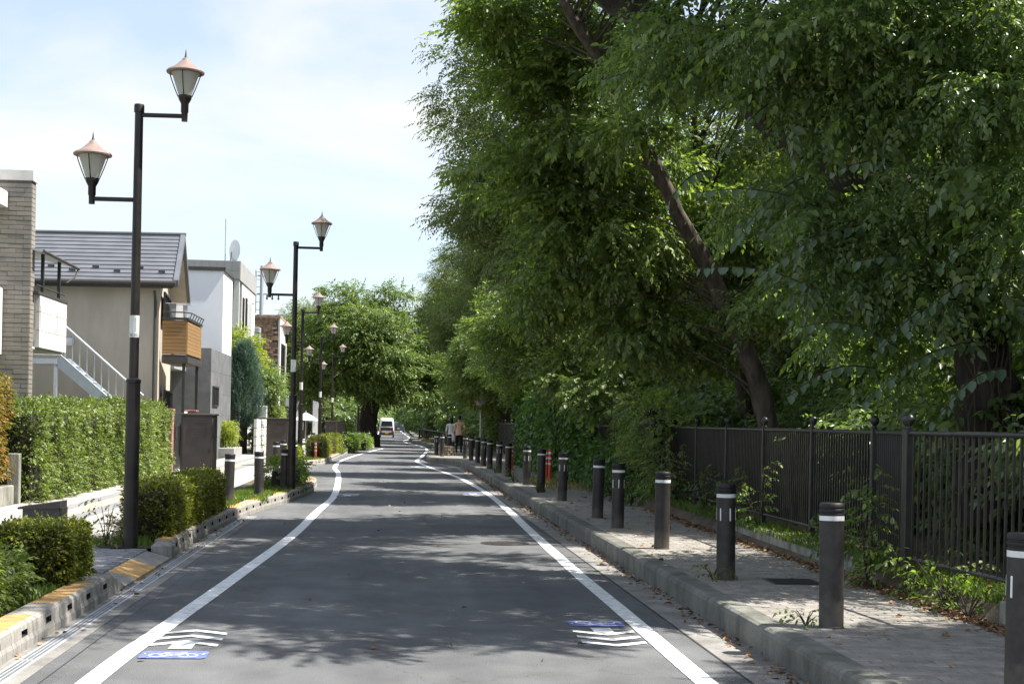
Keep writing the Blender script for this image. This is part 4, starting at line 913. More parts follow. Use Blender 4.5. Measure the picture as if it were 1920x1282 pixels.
# ------------------------------------------------------------------ iron fence on the right
FT, FB, FZ = 1.62, .54, .30
def fence_run(f, P, spacing, posts=True, ballr=.045, last=True):
    """posts with ball tops, top and bottom rail, one bar every `spacing`"""
    for a, b in zip(P[:-1], P[1:]):
        A, B = Vector((*a, 0)), Vector((*b, 0)); L = (B - A).length; u = (B - A) / L
        for z, rr_ in ((FT, .022), (FB, .018)):
            m = MB(); m.tube([tuple(A + u * .03 + Vector((0, 0, z))), tuple(B - u * .03 + Vector((0, 0, z)))], rr_, 10); m.build('rail', 'fence_brown', f, True)
        n = max(1, int(round(L / spacing))); ang = math.atan2(u.y, u.x)
        for i in range(1, n):
            p = A + u * (L * i / n); o = link_mesh('bar', BAR, f, (p.x, p.y, 0)); o.rotation_euler.z = ang
    for i, a in enumerate(P if last else P[:-1]):
        o = link_mesh('post', POST, f, (a[0], a[1], 0)); o.rotation_euler.z = math.atan2(1, .05)
        link_mesh('ball_finial', BALL, o)
m = MB(); m.box(-.009, .009, -.009, .009, FB + .012, FT - .015); BAR = m.mesh('bar', 'fence_brown')
m = MB(); m.cbox(-.032, .032, -.032, .032, .2, 1.66, .008); POST = m.mesh('post', 'fence_brown')
m = MB(); m.lathe([(.02, 1.655), (.03, 1.66), (.018, 1.68), (.034, 1.70), (.046, 1.725), (.046, 1.745), (.034, 1.77), (.012, 1.782), (0, 1.783)], 16); BALL = m.mesh('ball_finial', 'fence_brown', True)
f1 = thing('iron_fence', 'dark iron railing with ball topped posts nearest the camera on the right', 'fence', (0, 0, 0), 0, 'railings on the right'); fence_run(f1, [(4.75, 7.4), (4.60, 9.7), (4.45, 11.95)], .108)
f2 = thing('iron_fence', 'short railing panel closing the corner behind the nearest big fence post', 'fence', (0, 0, 0), 0, 'railings on the right'); fence_run(f2, [(4.47, 12.06), (4.74, 13.6)], .108, last=False)
f3 = thing('iron_fence', 'long dark iron railing with closely set bars above the mossy low wall', 'fence', (0, 0, 0), 0, 'railings on the right'); fence_run(f3, [(4.75, 13.7), (4.75, 15.75), (4.75, 17.85), (4.77, 19.95), (4.79, 22.05), (4.80, 24.15), (4.80, 26.25)], .085)
f4 = thing('iron_fence', 'railing stretch showing between the overhanging shrub and the vines', 'fence', (0, 0, 0), 0, 'railings on the right'); fence_run(f4, [(4.80, 26.35), (4.80, 28.4), (4.80, 30.5), (4.80, 32.6)], .1)
f5 = thing('iron_fence', 'far railing panel beyond the vines above the orange posts', 'fence', (0, 0, 0), 0, 'railings on the right'); fence_run(f5, [(5.0, 48.6), (4.6, 50.4), (4.65, 53), (4.7, 56), (4.7, 59), (4.7, 62)], .11)
# low rail further on
t = thing('guard_rail', 'low dark railing with a curving top rail along the far right pavement', 'railing', (0, 0, 0))
gp = [(2.9, 66), (2.95, 72), (3.0, 80), (2.95, 90), (2.6, 100), (2.5, 112), (2.7, 122)]
m = MB(); m.tube([(x, y, 1.02) for x, y in gp], .025, 8); m.build('rail', 'fence_brown', t)
m = MB(); m.tube([(x, y, .35) for x, y in gp], .02, 8); m.build('rail', 'fence_brown', t)
m = MB(); m.box(-.02, .02, -.02, .02, .2, 1.02); PM = m.mesh('post', 'fence_brown')
for y in np.arange(66, 122, 1.4): link_mesh('post', PM, t, (interp(gp, y), y, 0))
t = thing('stone_planter', 'round stone clad planter among the bollards near the walkers', 'planter', (2.35, 60.6, .2))
rp_ = random.Random(5)
m = MB(); m.lathe([(.26, 0), (.27, .42), (.22, .43)], 20); m.build('core', 'soil', t)
for lay in range(4):
    for i in range(10):
        a = (i + (lay % 2) * .5) * PI / 5; c, s = math.cos(a), math.sin(a); w, h = .085, .05; z = .055 + lay * .105
        m = MB(); m.loft([[(c * .25 - s * k * w, s * .25 + c * k * w, z + zz * h) for k, zz in ((-1, -1), (1, -1), (1, 1), (-1, 1))], [(c * (.31 + rp_.uniform(0, .03)) - s * k * w * .8, s * .31 + c * k * w * .8, z + zz * h * .8) for k, zz in ((-1, -1), (1, -1), (1, 1), (-1, 1))]]); m.build('stone', 'stone', t)
t = thing('traffic_mirror', 'orange rimmed convex traffic mirror among the leaves on the right', 'mirror', (3.85, 62, .2))
m = MB(); m.lathe([(.035, 0), (.035, 2.7)], 12); m.build('pole', 'galv', t, True)
m = MB(); rings = []
for rr_, y in ((.0, -.10), (.15, -.09), (.26, -.05), (.30, 0)): rings.append([(rr_ * math.cos(a * PI / 12), y, 2.45 + rr_ * math.sin(a * PI / 12)) for a in range(24)])
m.loft(rings, False); m.build('mirror_face', 'galv', t, True)
m = MB(); rings = []
for rr_, y in ((.30, -.02), (.335, -.02), (.335, .06), (0.05, .10)): rings.append([(rr_ * math.cos(a * PI / 12), y, 2.45 + rr_ * math.sin(a * PI / 12)) for a in range(24)])
m.loft(rings, False); m.build('rim', 'orange', t, True)

# ------------------------------------------------------------------ hedges and plants on the left
def hedge(label, boxes, leafm, tpl, n, seed, scl=(.8, 1.3), name='hedge', cat='hedge', group=None, droop=-.15):
    b = boxes[0]; return mass(name, label, cat, ((b[0] + b[1]) / 2, (b[2] + b[3]) / 2, b[4]), boxes, leafm, tpl, n, seed, scl, droop, group=group, lumpy=.10 if tpl is T_BOX else .28)
hedge('long clipped green hedge in front of the beige house', [(-7.1, -6.05, 25.0, 31.5, .1, 1.75), (-7.1, -6.0, 31.3, 38.6, .1, 1.80)], 'leaf_hedge', T_HED, 23000, 1, (0.9, 1.9))
hedge('red tipped hedge at the left edge of the picture', [(-7.4, -6.5, 19.5, 24.6, .55, 2.25)], 'leaf_red', T_RED, 6500, 2, (.8, 1.3))
hedge('small clipped dark hedge beside the brick crossing, nearest the camera', [(-3.32, -2.74, 12.2, 13.2, .12, .62)], 'leaf_box', T_BOX, 6500, 3, (.8, 1.3))
hedge('clipped yellowish hedge strip behind the first lamp post', [(-3.14, -2.66, 17.2, 19.3, .12, .76), (-3.14, -2.64, 19.2, 22.6, .12, .74)], 'leaf_box', T_BOX, 12000, 4, (.8, 1.4))
hedge('loose feathery bush at the lower left corner', [(-3.6, -2.95, 9.4, 11.0, .1, .60), (-3.4, -2.92, 10.7, 11.7, .1, .46)], 'leaf_hedge', T_RED, 3400, 5, (.55, .95), 'bush', 'bush', droop=.1)
hedge('far clipped hedge with a dark end beside the orange post', [(-3.1, -2.55, 53.6, 59, .12, .85)], 'leaf_box', T_BOX, 2200, 6, (1.5, 2.4))
hedge('far clipped hedge, the second one along the left kerb', [(-2.95, -2.4, 60, 68, .12, .9)], 'leaf_box', T_BOX, 2200, 7, (1.5, 2.4))
hedge('small yellow shrub beside the bollards before the driveway', [(-3.0, -2.7, 41.5, 43, .1, .75)], 'leaf_yellow', T_BOX, 900, 8, (1.3, 2.0), 'shrub', 'shrub')
hedge('loose mixed shrubs at the foot of the thick black trunk', [(-2.9, -1.9, 70, 77, .12, .6), (-2.6, -1.3, 77, 84, .12, .65)], 'leaf_grass', T_HED, 2600, 9, (2, 3.4), 'shrub_bed', 'shrubs')
hedge('wild shrub with dry stalks at the foot of the second lamp post', [(-2.55, -1.95, 29.8, 32.4, .1, .62)], 'leaf_grass', T_WEED, 420, 10, (.5, .9), 'shrub', 'shrub', droop=-.4)
hedge('bright green hedge on the low red brick wall', [(-6.3, -5.5, 67.2, 72, .8, 2.0)], 'leaf_hedge', T_HED, 2600, 12, (1.8, 3))
tb = thing('garden_kerb', 'low concrete edging under the red tipped hedge', 'low wall', (0, 0, 0))
for i in range(4): m = MB(); m.cbox(-6.62, -6.32, 19 + i * 1.4, 20.38 + i * 1.4, 0, .42, .015); m.build('block', 'low_wall', tb)
m = MB(); m.cbox(-6.45, -6.25, 24.6, 24.75, 0, .95, .01); m.build('post', 'low_wall', tb)
# conifer, small trees and planter bushes before the houses
r = np.random.default_rng(61)
t = thing('blue_conifer', 'blue green conical conifer between the grey house and the brick building', 'tree', (-6.35, 61.5, .1))
m = MB(); m.tube([(0, 0, 0), (.05, 0, 1.5), (0, 0, 4.6)], [.2, .16, .03], 8); m.build('trunk', 'bark_dark', t, True)
N = 5200; z = r.uniform(.0, 1, N) ** .85; zz = 1.0 + z * 3.4; rad = .86 * np.minimum(1, (z + .06) / .28) * (1 - z) ** .62 * r.uniform(.55, 1.08, N); a = r.uniform(0, 2 * PI, N)
rad *= 1 + .18 * np.sin(a * 5 + z * 9)
P = np.stack([rad * np.cos(a), rad * np.sin(a), zz], 1); D = np.stack([np.cos(a) * .5, np.sin(a) * .5, np.full(N, .9)], 1) + r.normal(0, .25, (N, 3)); V, Fq = scatter(P, D, T_NDL, r.uniform(1.1, 2.3, N), r); link_mesh('crown', quad_mesh('crown', V, Fq, 'leaf_blue'), t)
make_tree('garden_tree', 'yellow green garden tree behind the blue conifer', (-7.2, 66, .1), [(0, 0, 0), (0, 0, 2), (.1, 0, 4)], [.12, .1, .03], auto_lobes(np.random.default_rng(3), (0, 0, 4.7), (1.5, 1.4, 1.4), 10, 10, .5), 'leaf_yellow', T_MID, 18, .4, 8, scl=(.8, 1.2), nbr=40)
make_tree('garden_tree', 'green garden tree right of the blue conifer', (-6.0, 67.5, .1), [(0, 0, 0), (0, 0, 1.6), (.1, 0, 3)], [.1, .08, .03], auto_lobes(np.random.default_rng(4), (0, 0, 2.9), (.85, .9, 1.6), 9, 10, .5), 'leaf_mid', T_MID, 18, .35, 9, scl=(.8, 1.2), nbr=40)
make_tree('planter_bush', 'bright yellow green feathery bush in the grey planter by the dark house', (-6.45, 56.5, .4), [(0, 0, 0), (0, 0, .6), (.05, 0, 1.2)], [.04, .03, .01], auto_lobes(np.random.default_rng(5), (0, 0, .85), (.42, .6, .75), 8, 8, .5), 'leaf_yellow', T_BAM, 16, .25, 10, cat='bush', scl=(.6, 1.0), nbr=14)
t = thing('planter', 'grey slab planter holding the yellow green bush', 'planter', (-6.45, 56.6, .1)); m = MB(); m.cbox(-.45, .45, -1.4, 1.4, 0, .36, .015); m.build('trough', 'grey_building', t)
# creeper on the small trunk by the conifer
make_tree('ivy_clump', 'creeper covered stump to the right of the conifer trunk', (-5.95, 62.5, .1), [(0, 0, 0), (0, 0, .8), (0, 0, 1.5)], [.08, .06, .03], [(0, 0, .8, .28, .28, .8, 30)], 'leaf_ivy', T_IVY, 10, .15, 13, cat='ivy', scl=(.5, .9), nbr=6)

# grass, weeds and fallen leaves
def grass(name, label, rects, dens, h, leafm, seed, z):
    r = np.random.default_rng(seed); Ps = []
    for x0, x1, y0, y1 in rects:
        n = int((x1 - x0) * (y1 - y0) * dens); Ps.append(np.stack([r.uniform(x0, x1, n), r.uniform(y0, y1, n), np.full(n, z)], 1))
    P = np.vstack(Ps); n = len(P); a = r.uniform(0, 2 * PI, n); hh = r.uniform(.4, 1.2, n) * h; w = .006 + hh * .03
    ln = r.normal(0, .35, (n, 2)) * hh[:, None]; sx = np.stack([np.cos(a), np.sin(a), np.zeros(n)], 1) * w[:, None]
    mid = P + np.stack([ln[:, 0] * .35, ln[:, 1] * .35, hh * .6], 1); tip = P + np.stack([ln[:, 0], ln[:, 1], hh], 1)
    V = np.stack([P - sx * .8, mid - sx, tip, mid + sx], 1).reshape(-1, 3); Fq = np.arange(n * 4).reshape(-1, 4)
    return tag(link_mesh(name, quad_mesh(name, V, Fq, leafm)), label, 'grass', kind='stuff')
grass('grass', 'bright green grass on the left planting island', [(-3.3, -2.55, 22.7, 25.2), (-3.1, -2.2, 25.2, 28), (-2.9, -2.0, 28, 33), (-2.7, -2.05, 33, 35.6)], 900, .13, 'leaf_grass', 1, .12)
grass('grass', 'grass round the foot of the first lamp post and hedges', [(-3.45, -2.72, 16.5, 17.3), (-3.4, -2.7, 11.2, 12.3), (-3.3, -2.65, 17.3, 22.5)], 700, .11, 'leaf_grass', 2, .12)
grass('grass', 'sparse grass along the far left kerb', [(-3.3, -2.5, 50.8, 53.5), (-2.5, -2.1, 62, 75), (-2.4, -1.2, 77, 84)], 160, .16, 'leaf_grass', 3, .12)
grass('moss_and_grass', 'mossy grass covering the bank below the railing', [(4.42, 4.9, 10.1, 16), (4.45, 4.9, 16, 29)], 1500, .09, 'leaf_grass', 4, .36)
grass('moss_and_grass', 'dry grass on the far jutting pavement', [(2.2, 3.0, 96, 120), (3.3, 4.4, 30, 36)], 120, .14, 'leaf_dry', 5, .21)
def weed(x, y, z, h, n, label, leafm='leaf_near', spread=.2, sc=(.5, .95), seed=None):
    r = np.random.default_rng(seed or int(x * 100 + y * 37)); t = thing('weed', label, 'weed', (x, y, z), 0, 'weeds along the pavement'); m = MB(); PP, DD = [], []
    for i in range(n):
        a = r.uniform(0, 6.28); tip = np.array([math.cos(a) * spread * r.uniform(.3, 1), math.sin(a) * spread * r.uniform(.3, 1), h * r.uniform(.55, 1)])
        m.tube([(0, 0, 0), tuple(tip * np.array([.4, .4, .55])), tuple(tip)], [.006, .005, .002], 4)
        k = max(2, int(tip[2] / .09))
        for j in range(k):
            q = (j + .8) / k; PP.append(tip * np.array([q, q, q])); DD.append((math.cos(a + r.normal(0, 1.3)), math.sin(a + r.normal(0, 1.3)), .15))
    m.build('stems', 'twig', t); V, Fq = scatter(np.array(PP), np.array(DD), T_WEED, r.uniform(*sc, len(PP)), r); link_mesh('leaves', quad_mesh('leaves', V, Fq, leafm), t)
for i, (x, y, z, h, n, lb, lm) in enumerate((
    (4.30, 12.5, .2, 1.25, 9, 'tall leafy weed climbing the corner behind the big fence post', 'leaf_mid'), (4.38, 11.7, .2, .5, 9, 'leafy weed at the foot of the nearest fence post', 'leaf_mid'), (4.42, 11.0, .22, .42, 10, 'bright weeds under the bottom rail of the nearest railing', 'leaf_grass'),
    (4.40, 10.5, .22, .34, 9, 'low bright weeds left of the end of the low wall', 'leaf_grass'), (3.02, 10.1, .2, .14, 6, 'small green weed at the foot of the second right bollard', 'leaf_near'), (3.02, 13.1, .2, .16, 6, 'small yellow green weed at the foot of the third right bollard', 'leaf_grass'),
    (4.45, 14.0, .3, .55, 8, 'weeds sprawling over the bank by the short corner panel', 'leaf_grass'), (4.55, 17.3, .36, .9, 5, 'climbing stem with round leaves on the long railing', 'leaf_mid'), (4.58, 18.6, .36, .75, 6, 'second leafy stem climbing the long railing', 'leaf_mid'), (4.6, 20.6, .36, .8, 7, 'leafy shoots behind the fourth bollard', 'leaf_near'),
    (4.6, 22.6, .36, 1.1, 9, 'broad leaved shoots hanging on the railing below the yellow shrub', 'leaf_near'), (4.3, 25.2, .2, .7, 12, 'dark green weeds at the foot of the railing beyond the wall end', 'leaf_ivy'), (4.25, 27.2, .2, .65, 12, 'weeds spreading onto the pavement behind the sixth bollard', 'leaf_ivy'), (4.3, 29.5, .2, .6, 10, 'weeds at the near end of the vine wall', 'leaf_ivy'),
    (3.06, 29.5, .2, .28, 7, 'green tuft at the foot of the eighth right bollard', 'leaf_grass'), (2.98, 34.6, .2, .38, 8, 'yellow green weed between two bollards by the orange post', 'leaf_grass'), (2.96, 40.5, .2, .3, 8, 'weed tuft further along the right kerb', 'leaf_grass'), (-3.25, 16.7, .12, .62, 6, 'dry twiggy shrub left of the first lamp post', 'leaf_dry'))):
    weed(x, y, z, h, n, lb, lm, .3 if h > .3 else .16, (.35, .7) if h < .4 else (.5, .95))
def litter(rects, seed):
    r = np.random.default_rng(seed); Ps = []
    for x0, x1, y0, y1, z, n, b in rects: Ps.append(np.stack([x0 + (x1 - x0) * r.beta(*b, n), r.uniform(y0, y1, n), np.full(n, z)], 1))
    P = np.vstack(Ps); D = r.normal(0, 1, P.shape); D[:, 2] *= .18; P[:, 2] += np.abs(r.normal(0, .008, len(P)))
    V, Fq = scatter(P, D, [leaf_full(.34, .10, .1), leaf_full(.24, .16, -.1)], r.uniform(.025, .075, len(P)), r, .5); tag(link_mesh('fallen_leaves', quad_mesh('fallen_leaves', V, Fq, 'dead_leaf')), 'brown fallen leaves lying in the gutter and along the low wall', 'leaves', kind='stuff')
litter([(2.3, 2.67, 6, 50, .008, 1300, (5, 1.3)), (4.0, 4.44, 9, 24, .215, 1900, (6, 1.2)), (2.9, 4.4, 8, 40, .212, 260, (1, 1)), (4.3, 4.5, 9.8, 13.2, .23, 700, (2, 1)), (4.5, 7, 8, 40, .42, 1500, (1, 1.5)), (-2.47, -2.2, 5, 34, .008, 130, (1, 2)), (-2, 2.2, 7, 40, .008, 60, (1, 1)), (-6.1, -5.7, 24, 39, .105, 240, (1, 3))], 8)

# ------------------------------------------------------------------ buildings on the left
# tiled block at the left edge
B = thing('tiled_building', 'grey brown tiled building with white coping at the left edge', 'building', (-7.3, 29.3, .08))
m = MB(); m.box(-6, -.012, .012, .34, 0, 6.22); m.build('wall', 'mortar', B)
m = MB(); m.box(-6, -2.3, .345, 6.5, 0, 5.9); m.build('rear_wall', 'concrete_white', B)
m = MB(); m.box(-6.02, .03, -.03, .38, 6.22, 6.42); m.build('coping', 'concrete_white', B)
TW, TH = .300, .0935
m = MB(); m.cbox(.001, TW - .001, -.0, .016, 0, TH - .012, .003); TL = m.mesh('tile', 'tile_wall')
tt = MB(); n = 0; cnt = 0; r_ = random.Random(9); zz = 0.0
while zz < 6.13:
    off = 0 if n % 2 else -TW / 2; x = -TW + (0 if n % 2 else TW / 2) - .0
    x = -TW if n % 2 else -TW * 1.5
    if not n % 2: tt.box(-TW / 2 + .003, -.003, -.004 + .0, .014, zz, zz + TH - .012)
    while x > -6:
        if x > -.95 and zz > 1.6 and cnt < 298: o = link_mesh('tile', TL, B, (x, r_.uniform(-.004, .002) - .002, zz)); cnt += 1
        else: tt.box(x + .003, x + TW - .003, -.003 + r_.uniform(-.002, .002), .013, zz, zz + TH - .012)
        x -= TW
    y = 0.0
    while y < .3: tt.box(-.013, .001 + r_.uniform(0, .003), y + .003 + .02, min(.32, y + TW) - .003 + .02, zz, zz + TH - .012); y += TW
    zz += TH; n += 1
tag(tt.build('tiles', 'tile_wall', B), kind='stuff')
m = MB(); m.cbox(-2.5, -.46, -1.6, -.04, 5.66, 5.98, .02); m.build('canopy', 'concrete_white', B)
m = MB(); m.cbox(-2.5, -.52, -1.3, -.04, 2.72, 4.05, .02); m.build('front_balcony', 'concrete_white', B)
# side balcony with canopy
for j, (y0, y1) in enumerate(((.40, 1.5), (1.51, 2.8))):
    for k, (z0, z1) in enumerate(((2.9, 3.24), (3.25, 3.62), (3.63, 3.97))): m = MB(); m.box(-.02 + .03, .10, y0, y1, z0, z1); m.build('balcony_panel', 'concrete_white', B)
m = MB(); m.box(-1.2, .012, .2, 2.82, 2.86, 2.9); m.box(-1.2, .01, 2.80, 2.9, 2.9, 3.97); m.build('balcony_slab', 'concrete_white', B)
m = MB(); m.box(-.05, .115, .2, 2.85, 3.975, 4.03); m.build('balcony_coping', 'fascia', B)
m = MB(); m.tube([(.05, .25, 4.16), (.05, 2.8, 4.16)], .02, 8); m.build('hand_rail', 'dark_metal', B)
for y in (.75, 2.2): m = MB(); m.box(.02, .08, y, y + .07, 4.03, 4.85); m.build('canopy_post', 'dark_metal', B)
m = MB(); m.loft([[(-1.2, y, 5.15), (.22, y, 4.85), (.22, y, 4.80), (-1.2, y, 5.1)] for y in (.1, 3.0)]); m.build('terrace_canopy', 'galv', B)
m = MB(); m.tube([(.22, .1, 4.83), (.24, 3.25, 4.80)], .035, 8); m.tube([(.24, 3.2, 4.78), (.2, 3.1, 4.6), (.05, 2.9, 4.45)], .02, 6); m.build('gutter_pipe', 'fascia', B)
for z in (3.3, ): 
    for y in (.45, 1.9): m = MB(); m.box(.10, .104, y, y + .03, z, z + .45); m.build('stain_slot', 'mortar', B)

# beige house with the grey roof
B = thing('beige_house', 'beige two storey house with a grey ribbed roof and a wooden balcony', 'house', (-6.48, 40.0, .08))
ex = Vector((-math.cos(YAW), math.sin(YAW), 0)); ey = Vector((-.09, .996, 0))
def bh(a, b, z): p = ex * a + ey * b; return (p.x, p.y, z)
m = MB(); m.loft([[bh(0, 0, 0), bh(7, 0, 0), bh(7, 5.4, 0), bh(0, 5.4, 0)], [bh(0, 0, 5.27), bh(7, 0, 5.27), bh(7, 5.4, 5.27), bh(0, 5.4, 5.27)]])
m.add([bh(0.005, 0.02, 5.27), bh(0.005, 5.38, 5.27), bh(0.005, 2.7, 6.72)], [(0, 1, 2)]); m.build('wall', 'beige_render', B)
Fp, Rp, Bp = Vector((.54, -.5, 5.20)), Vector((.27, 2.5, 6.84)), Vector((.02, 5.6, 5.20))
LV = ex * 7.4
n = 12
for k in range(n):
    a = Fp.lerp(Rp, k / n); b = Fp.lerp(Rp, (k + 1.06) / n); lift = Vector((0, -.012, .022)); d = Vector((0, 0, -.02))
    m = MB(); m.loft([[a + lift, b, b + d, a + d], [a + lift + LV, b + LV, b + d + LV, a + d + LV]]); m.build('roof_course', 'roof_grey', B)
m = MB(); m.loft([[Bp, Rp, Rp + Vector((0, 0, -.06)), Bp + Vector((0, 0, -.06))], [Bp + LV, Rp + LV, Rp + LV + Vector((0, 0, -.06)), Bp + LV + Vector((0, 0, -.06))]]); m.build('roof_back', 'roof_grey', B)
m = MB(); w = Vector((.09, 0, 0)); u_ = Vector((0, 0, .07)); dn = Vector((0, 0, -.13))
for a, b in ((Fp, Rp), (Rp, Bp)): m.loft([[a + u_ - w, a + u_ + w * .5, a + dn + w * .5, a + dn - w], [b + u_ - w, b + u_ + w * .5, b + dn + w * .5, b + dn - w]])
m.build('verge', 'roof_grey', B)
m = MB(); a, b, c = Fp + Vector((-.05, .1, -.10)), Rp + Vector((-.05, 0, -.12)), Bp + Vector((-.05, -.1, -.10)); a2, b2, c2 = [p + Vector((-.5, 0, 0)) for p in (a, b, c)]
m.quad(a, b, b2, a2); m.quad(b, c, c2, b2); m.build('soffit', 'beige_render', B)
m = MB(); m.tube([tuple(Rp + Vector((.06, 0, .06))), tuple(Rp + LV + Vector((0, 0, .06)))], .05, 8); m.build('ridge_cap', 'roof_grey', B)
m = MB(); g0 = Fp + Vector((-.02, -.06, -.02)); m.tube([tuple(g0), tuple(g0 + LV)], .065, 8); m.build('eave_gutter', 'fascia', B)
m = MB(); f0 = Fp + Vector((-.1, .03, -.16)); m.loft([[f0, f0 + Vector((0, .03, 0)), f0 + Vector((0, .03, .14)), f0 + Vector((0, 0, .14))], [f0 + LV, f0 + LV + Vector((0, .03, 0)), f0 + LV + Vector((0, .03, .14)), f0 + LV + Vector((0, 0, .14))]]); m.build('fascia', 'fascia', B)
for i in range(7):
    p = Fp.lerp(Rp, .17 + .08 * (i % 2)) + ex * (.45 + i * .62) + Vector((0, 0, .05)); m = MB(); m.box(p.x - .09, p.x + .09, p.y - .02, p.y + .02, p.z - .01, p.z + .045); m.build('snow_guard', 'fascia', B)
m = MB(); m.tube([bh(.1, -.45, 4.95), bh(.1, -.12, 4.75), bh(.1, -.07, 4.5), bh(.1, -.07, 0)], .04, 8); m.build('downpipe', 'fascia', B)
m = MB()
rings = [[(bh(2.45, 0, 0)[0] + rr_ * math.cos(a * PI / 8), bh(2.45, 0, 0)[1] + y, 3.55 + rr_ * math.sin(a * PI / 8)) for a in range(16)] for rr_, y in ((.12, 0), (.12, -.05), (.08, -.1), (.02, -.12))]; m.loft(rings); m.build('wall_lamp', 'cloth_white', B, True)
def window(parent, P0, ux, w, h, nm='window', frame='dark_metal', bars=1, dep=.06, fw=.05):
    """framed window on a wall: P0 lower corner, ux unit along the wall, outward normal = ux x z"""
    ux = Vector(ux).normalized(); nx = ux.cross(Vector((0, 0, 1))).normalized(); P0 = Vector(P0)
    def slab(mb, a0, a1, z0, z1, d0, d1): mb.loft([[P0 + ux * a + nx * d0 + Vector((0, 0, z)) for a, z in ((a0, z0), (a1, z0), (a1, z1), (a0, z1))], [P0 + ux * a + nx * d1 + Vector((0, 0, z)) for a, z in ((a0, z0), (a1, z0), (a1, z1), (a0, z1))]])
    m = MB(); slab(m, 0, w, 0, fw, .002, dep); slab(m, 0, w, h - fw, h, .002, dep); slab(m, 0, fw, fw, h - fw, .002, dep); slab(m, w - fw, w, fw, h - fw, .002, dep)
    for i in range(bars): c = w * (i + 1) / (bars + 1); slab(m, c - fw * .4, c + fw * .4, fw, h - fw, .002, dep * .8)
    f_ = m.build(nm, frame, parent)
    for i in range(bars + 1): m = MB(); slab(m, w * i / (bars + 1) + fw * .5, w * (i + 1) / (bars + 1) - fw * .5, fw, h - fw, .001, .015); m.build('pane', 'window_glass', f_)
window(B, Vector(bh(4.4, -.001, 4.0)), (1, -.084, 0), .55, .8)
window(B, Vector((.0, .7, 4.2)), (-.09, .996, 0), 2.6, .85, 'balcony_door', bars=2)
window(B, Vector((.0, 1.0, .1)), (-.09, .996, 0), 1.0, 2.2, 'front_door', bars=0)
window(B, Vector((-.1, 2.4, .1)), (-.09, .996, 0), 1.6, 2.2, 'dark_window', bars=1)
# wooden balcony
bx0, bx1, by0, by1 = .02, .72, .5, 3.4
m = MB(); m.box(bx0 + .01, bx1 - .03, by0 + .028, by0 + .045, 3.29, 4.24); m.box(bx1 - .045, bx1 - .028, by0 + .046, by1 - .01, 3.29, 4.24); m.build('gap_darkening_board', 'fascia', B)  # dark board added to keep bright light out of the plank gaps
for k in range(9):
    z0 = 3.30 + k * .104
    m = MB(); m.cbox(bx0, bx1 - .02, by0, by0 + .025, z0, z0 + .096, .004); m.build('plank', 'wood', B)
    m = MB(); m.cbox(bx1 - .025, bx1, by0 + .03, by1, z0, z0 + .096, .004); m.build('plank', 'wood', B)
m = MB(); m.box(bx0, bx1 - .03, by0 + .03, by1, 3.04, 3.28); m.box(bx0, bx1 + .02, by0 - .03, by1 + .03, 3.05, 3.22); m.build('balcony_deck', 'fascia', B)
m = MB(); m.box(bx0, bx1 + .03, by0 - .03, by0 + .05, 4.25, 4.32); m.box(bx1 - .05, bx1 + .03, by0 + .05, by1, 4.25, 4.32); m.build('balcony_coping', 'dark_metal', B)
m = MB(); m.tube([(bx0, by0 + .02, 4.47), (bx1 - .1, by0 + .02, 4.47), (bx1 + .06, by0 + .35, 4.47), (bx1 + .06, by1, 4.47)], .018, 8)
for y in (.9, 1.4, 1.9, 2.4, 2.9, 3.35): m.tube([(bx1, by0 - .5 + y, 4.32), (bx1 + .06, by0 - .5 + y, 4.47)], .012, 6)
m.build('balcony_rail', 'dark_metal', B)
for x, y in ((bx1 - .12, by0 + .2), (bx1 - .08, by1 - .3)): m = MB(); m.box(x - .04, x + .04, y, y + .08, 0, 3.04); m.build('balcony_post', 'dark_metal', B)
m = MB(); m.tube([(bx0, 1.0, 4.75), (bx1, 1.0, 4.75)], .012, 6); m.tube([(bx0, 1.5, 4.75), (bx1, 1.5, 4.75)], .012, 6); m.build('drying_pole', 'galv', B)
for x, y, w_, z0, mm in ((.22, 1.0, .10, 4.1, 'galv'), (.5, 1.5, .07, 4.2, 'cloth_white')):
    m = MB(); m.loft([[(x - w_, y, 4.74), (x + w_, y, 4.74), (x + w_, y + .03, 4.74), (x - w_, y + .03, 4.74)], [(x - w_ * .6, y + .02, z0), (x + w_ * .7, y - .01, z0), (x + w_ * .7, y + .03, z0), (x - w_ * .6, y + .05, z0)]]); m.build('laundry', mm, B)
# outside stair
B = thing('steel_stair', 'pale blue steel outside stair with a slanting baluster rail', 'staircase', (-8.75, 38.2, .08))
m = MB()
x0, z0, sl_ = 0.0, 3.0, math.tan(R(41))
for y in (0, .85):
    m = MB(); m.prism([(-.05, 2.80), (-.05, 3.04), (.1, 3.04), (2.25, 3.04 - 2.15 * sl_), (2.25, 2.80 - 2.2 * sl_)], 'y', y, y + .03); m.build('stringer', 'stair_paint', B)
for i in range(9): m = MB(); m.box(.05 + i * .24, .33 + i * .24, .032, .848, 2.83 - i * .24 * sl_, 2.86 - i * .24 * sl_); m.build('tread', 'stair_paint', B)
m = MB(); m.box(-1.6, -.052, -.02, 1.0, 2.86, 3.0); m.build('landing', 'stair_paint', B)
for x in (-.12, -1.5): m = MB(); m.box(x, x + .09, 0, .09, 0, 2.86); m.build('post', 'stair_paint', B)
for x in (2.1,): m = MB(); m.box(x, x + .09, .04, .8, 0, 1.0); m.build('foot_wall', 'concrete_white', B)
m = MB(); m.tube([(-1.6, -.0, 3.95), (.05, 0, 3.95), (2.2, 0, 3.95 - 2.15 * sl_)], .028, 8); m.build('hand_rail', 'stair_paint', B)
m = MB(); m.tube([(-1.6, -.0, 3.1), (.05, 0, 3.1), (2.2, 0, 3.1 - 2.15 * sl_)], .018, 8); m.build('lower_rail', 'stair_paint', B)
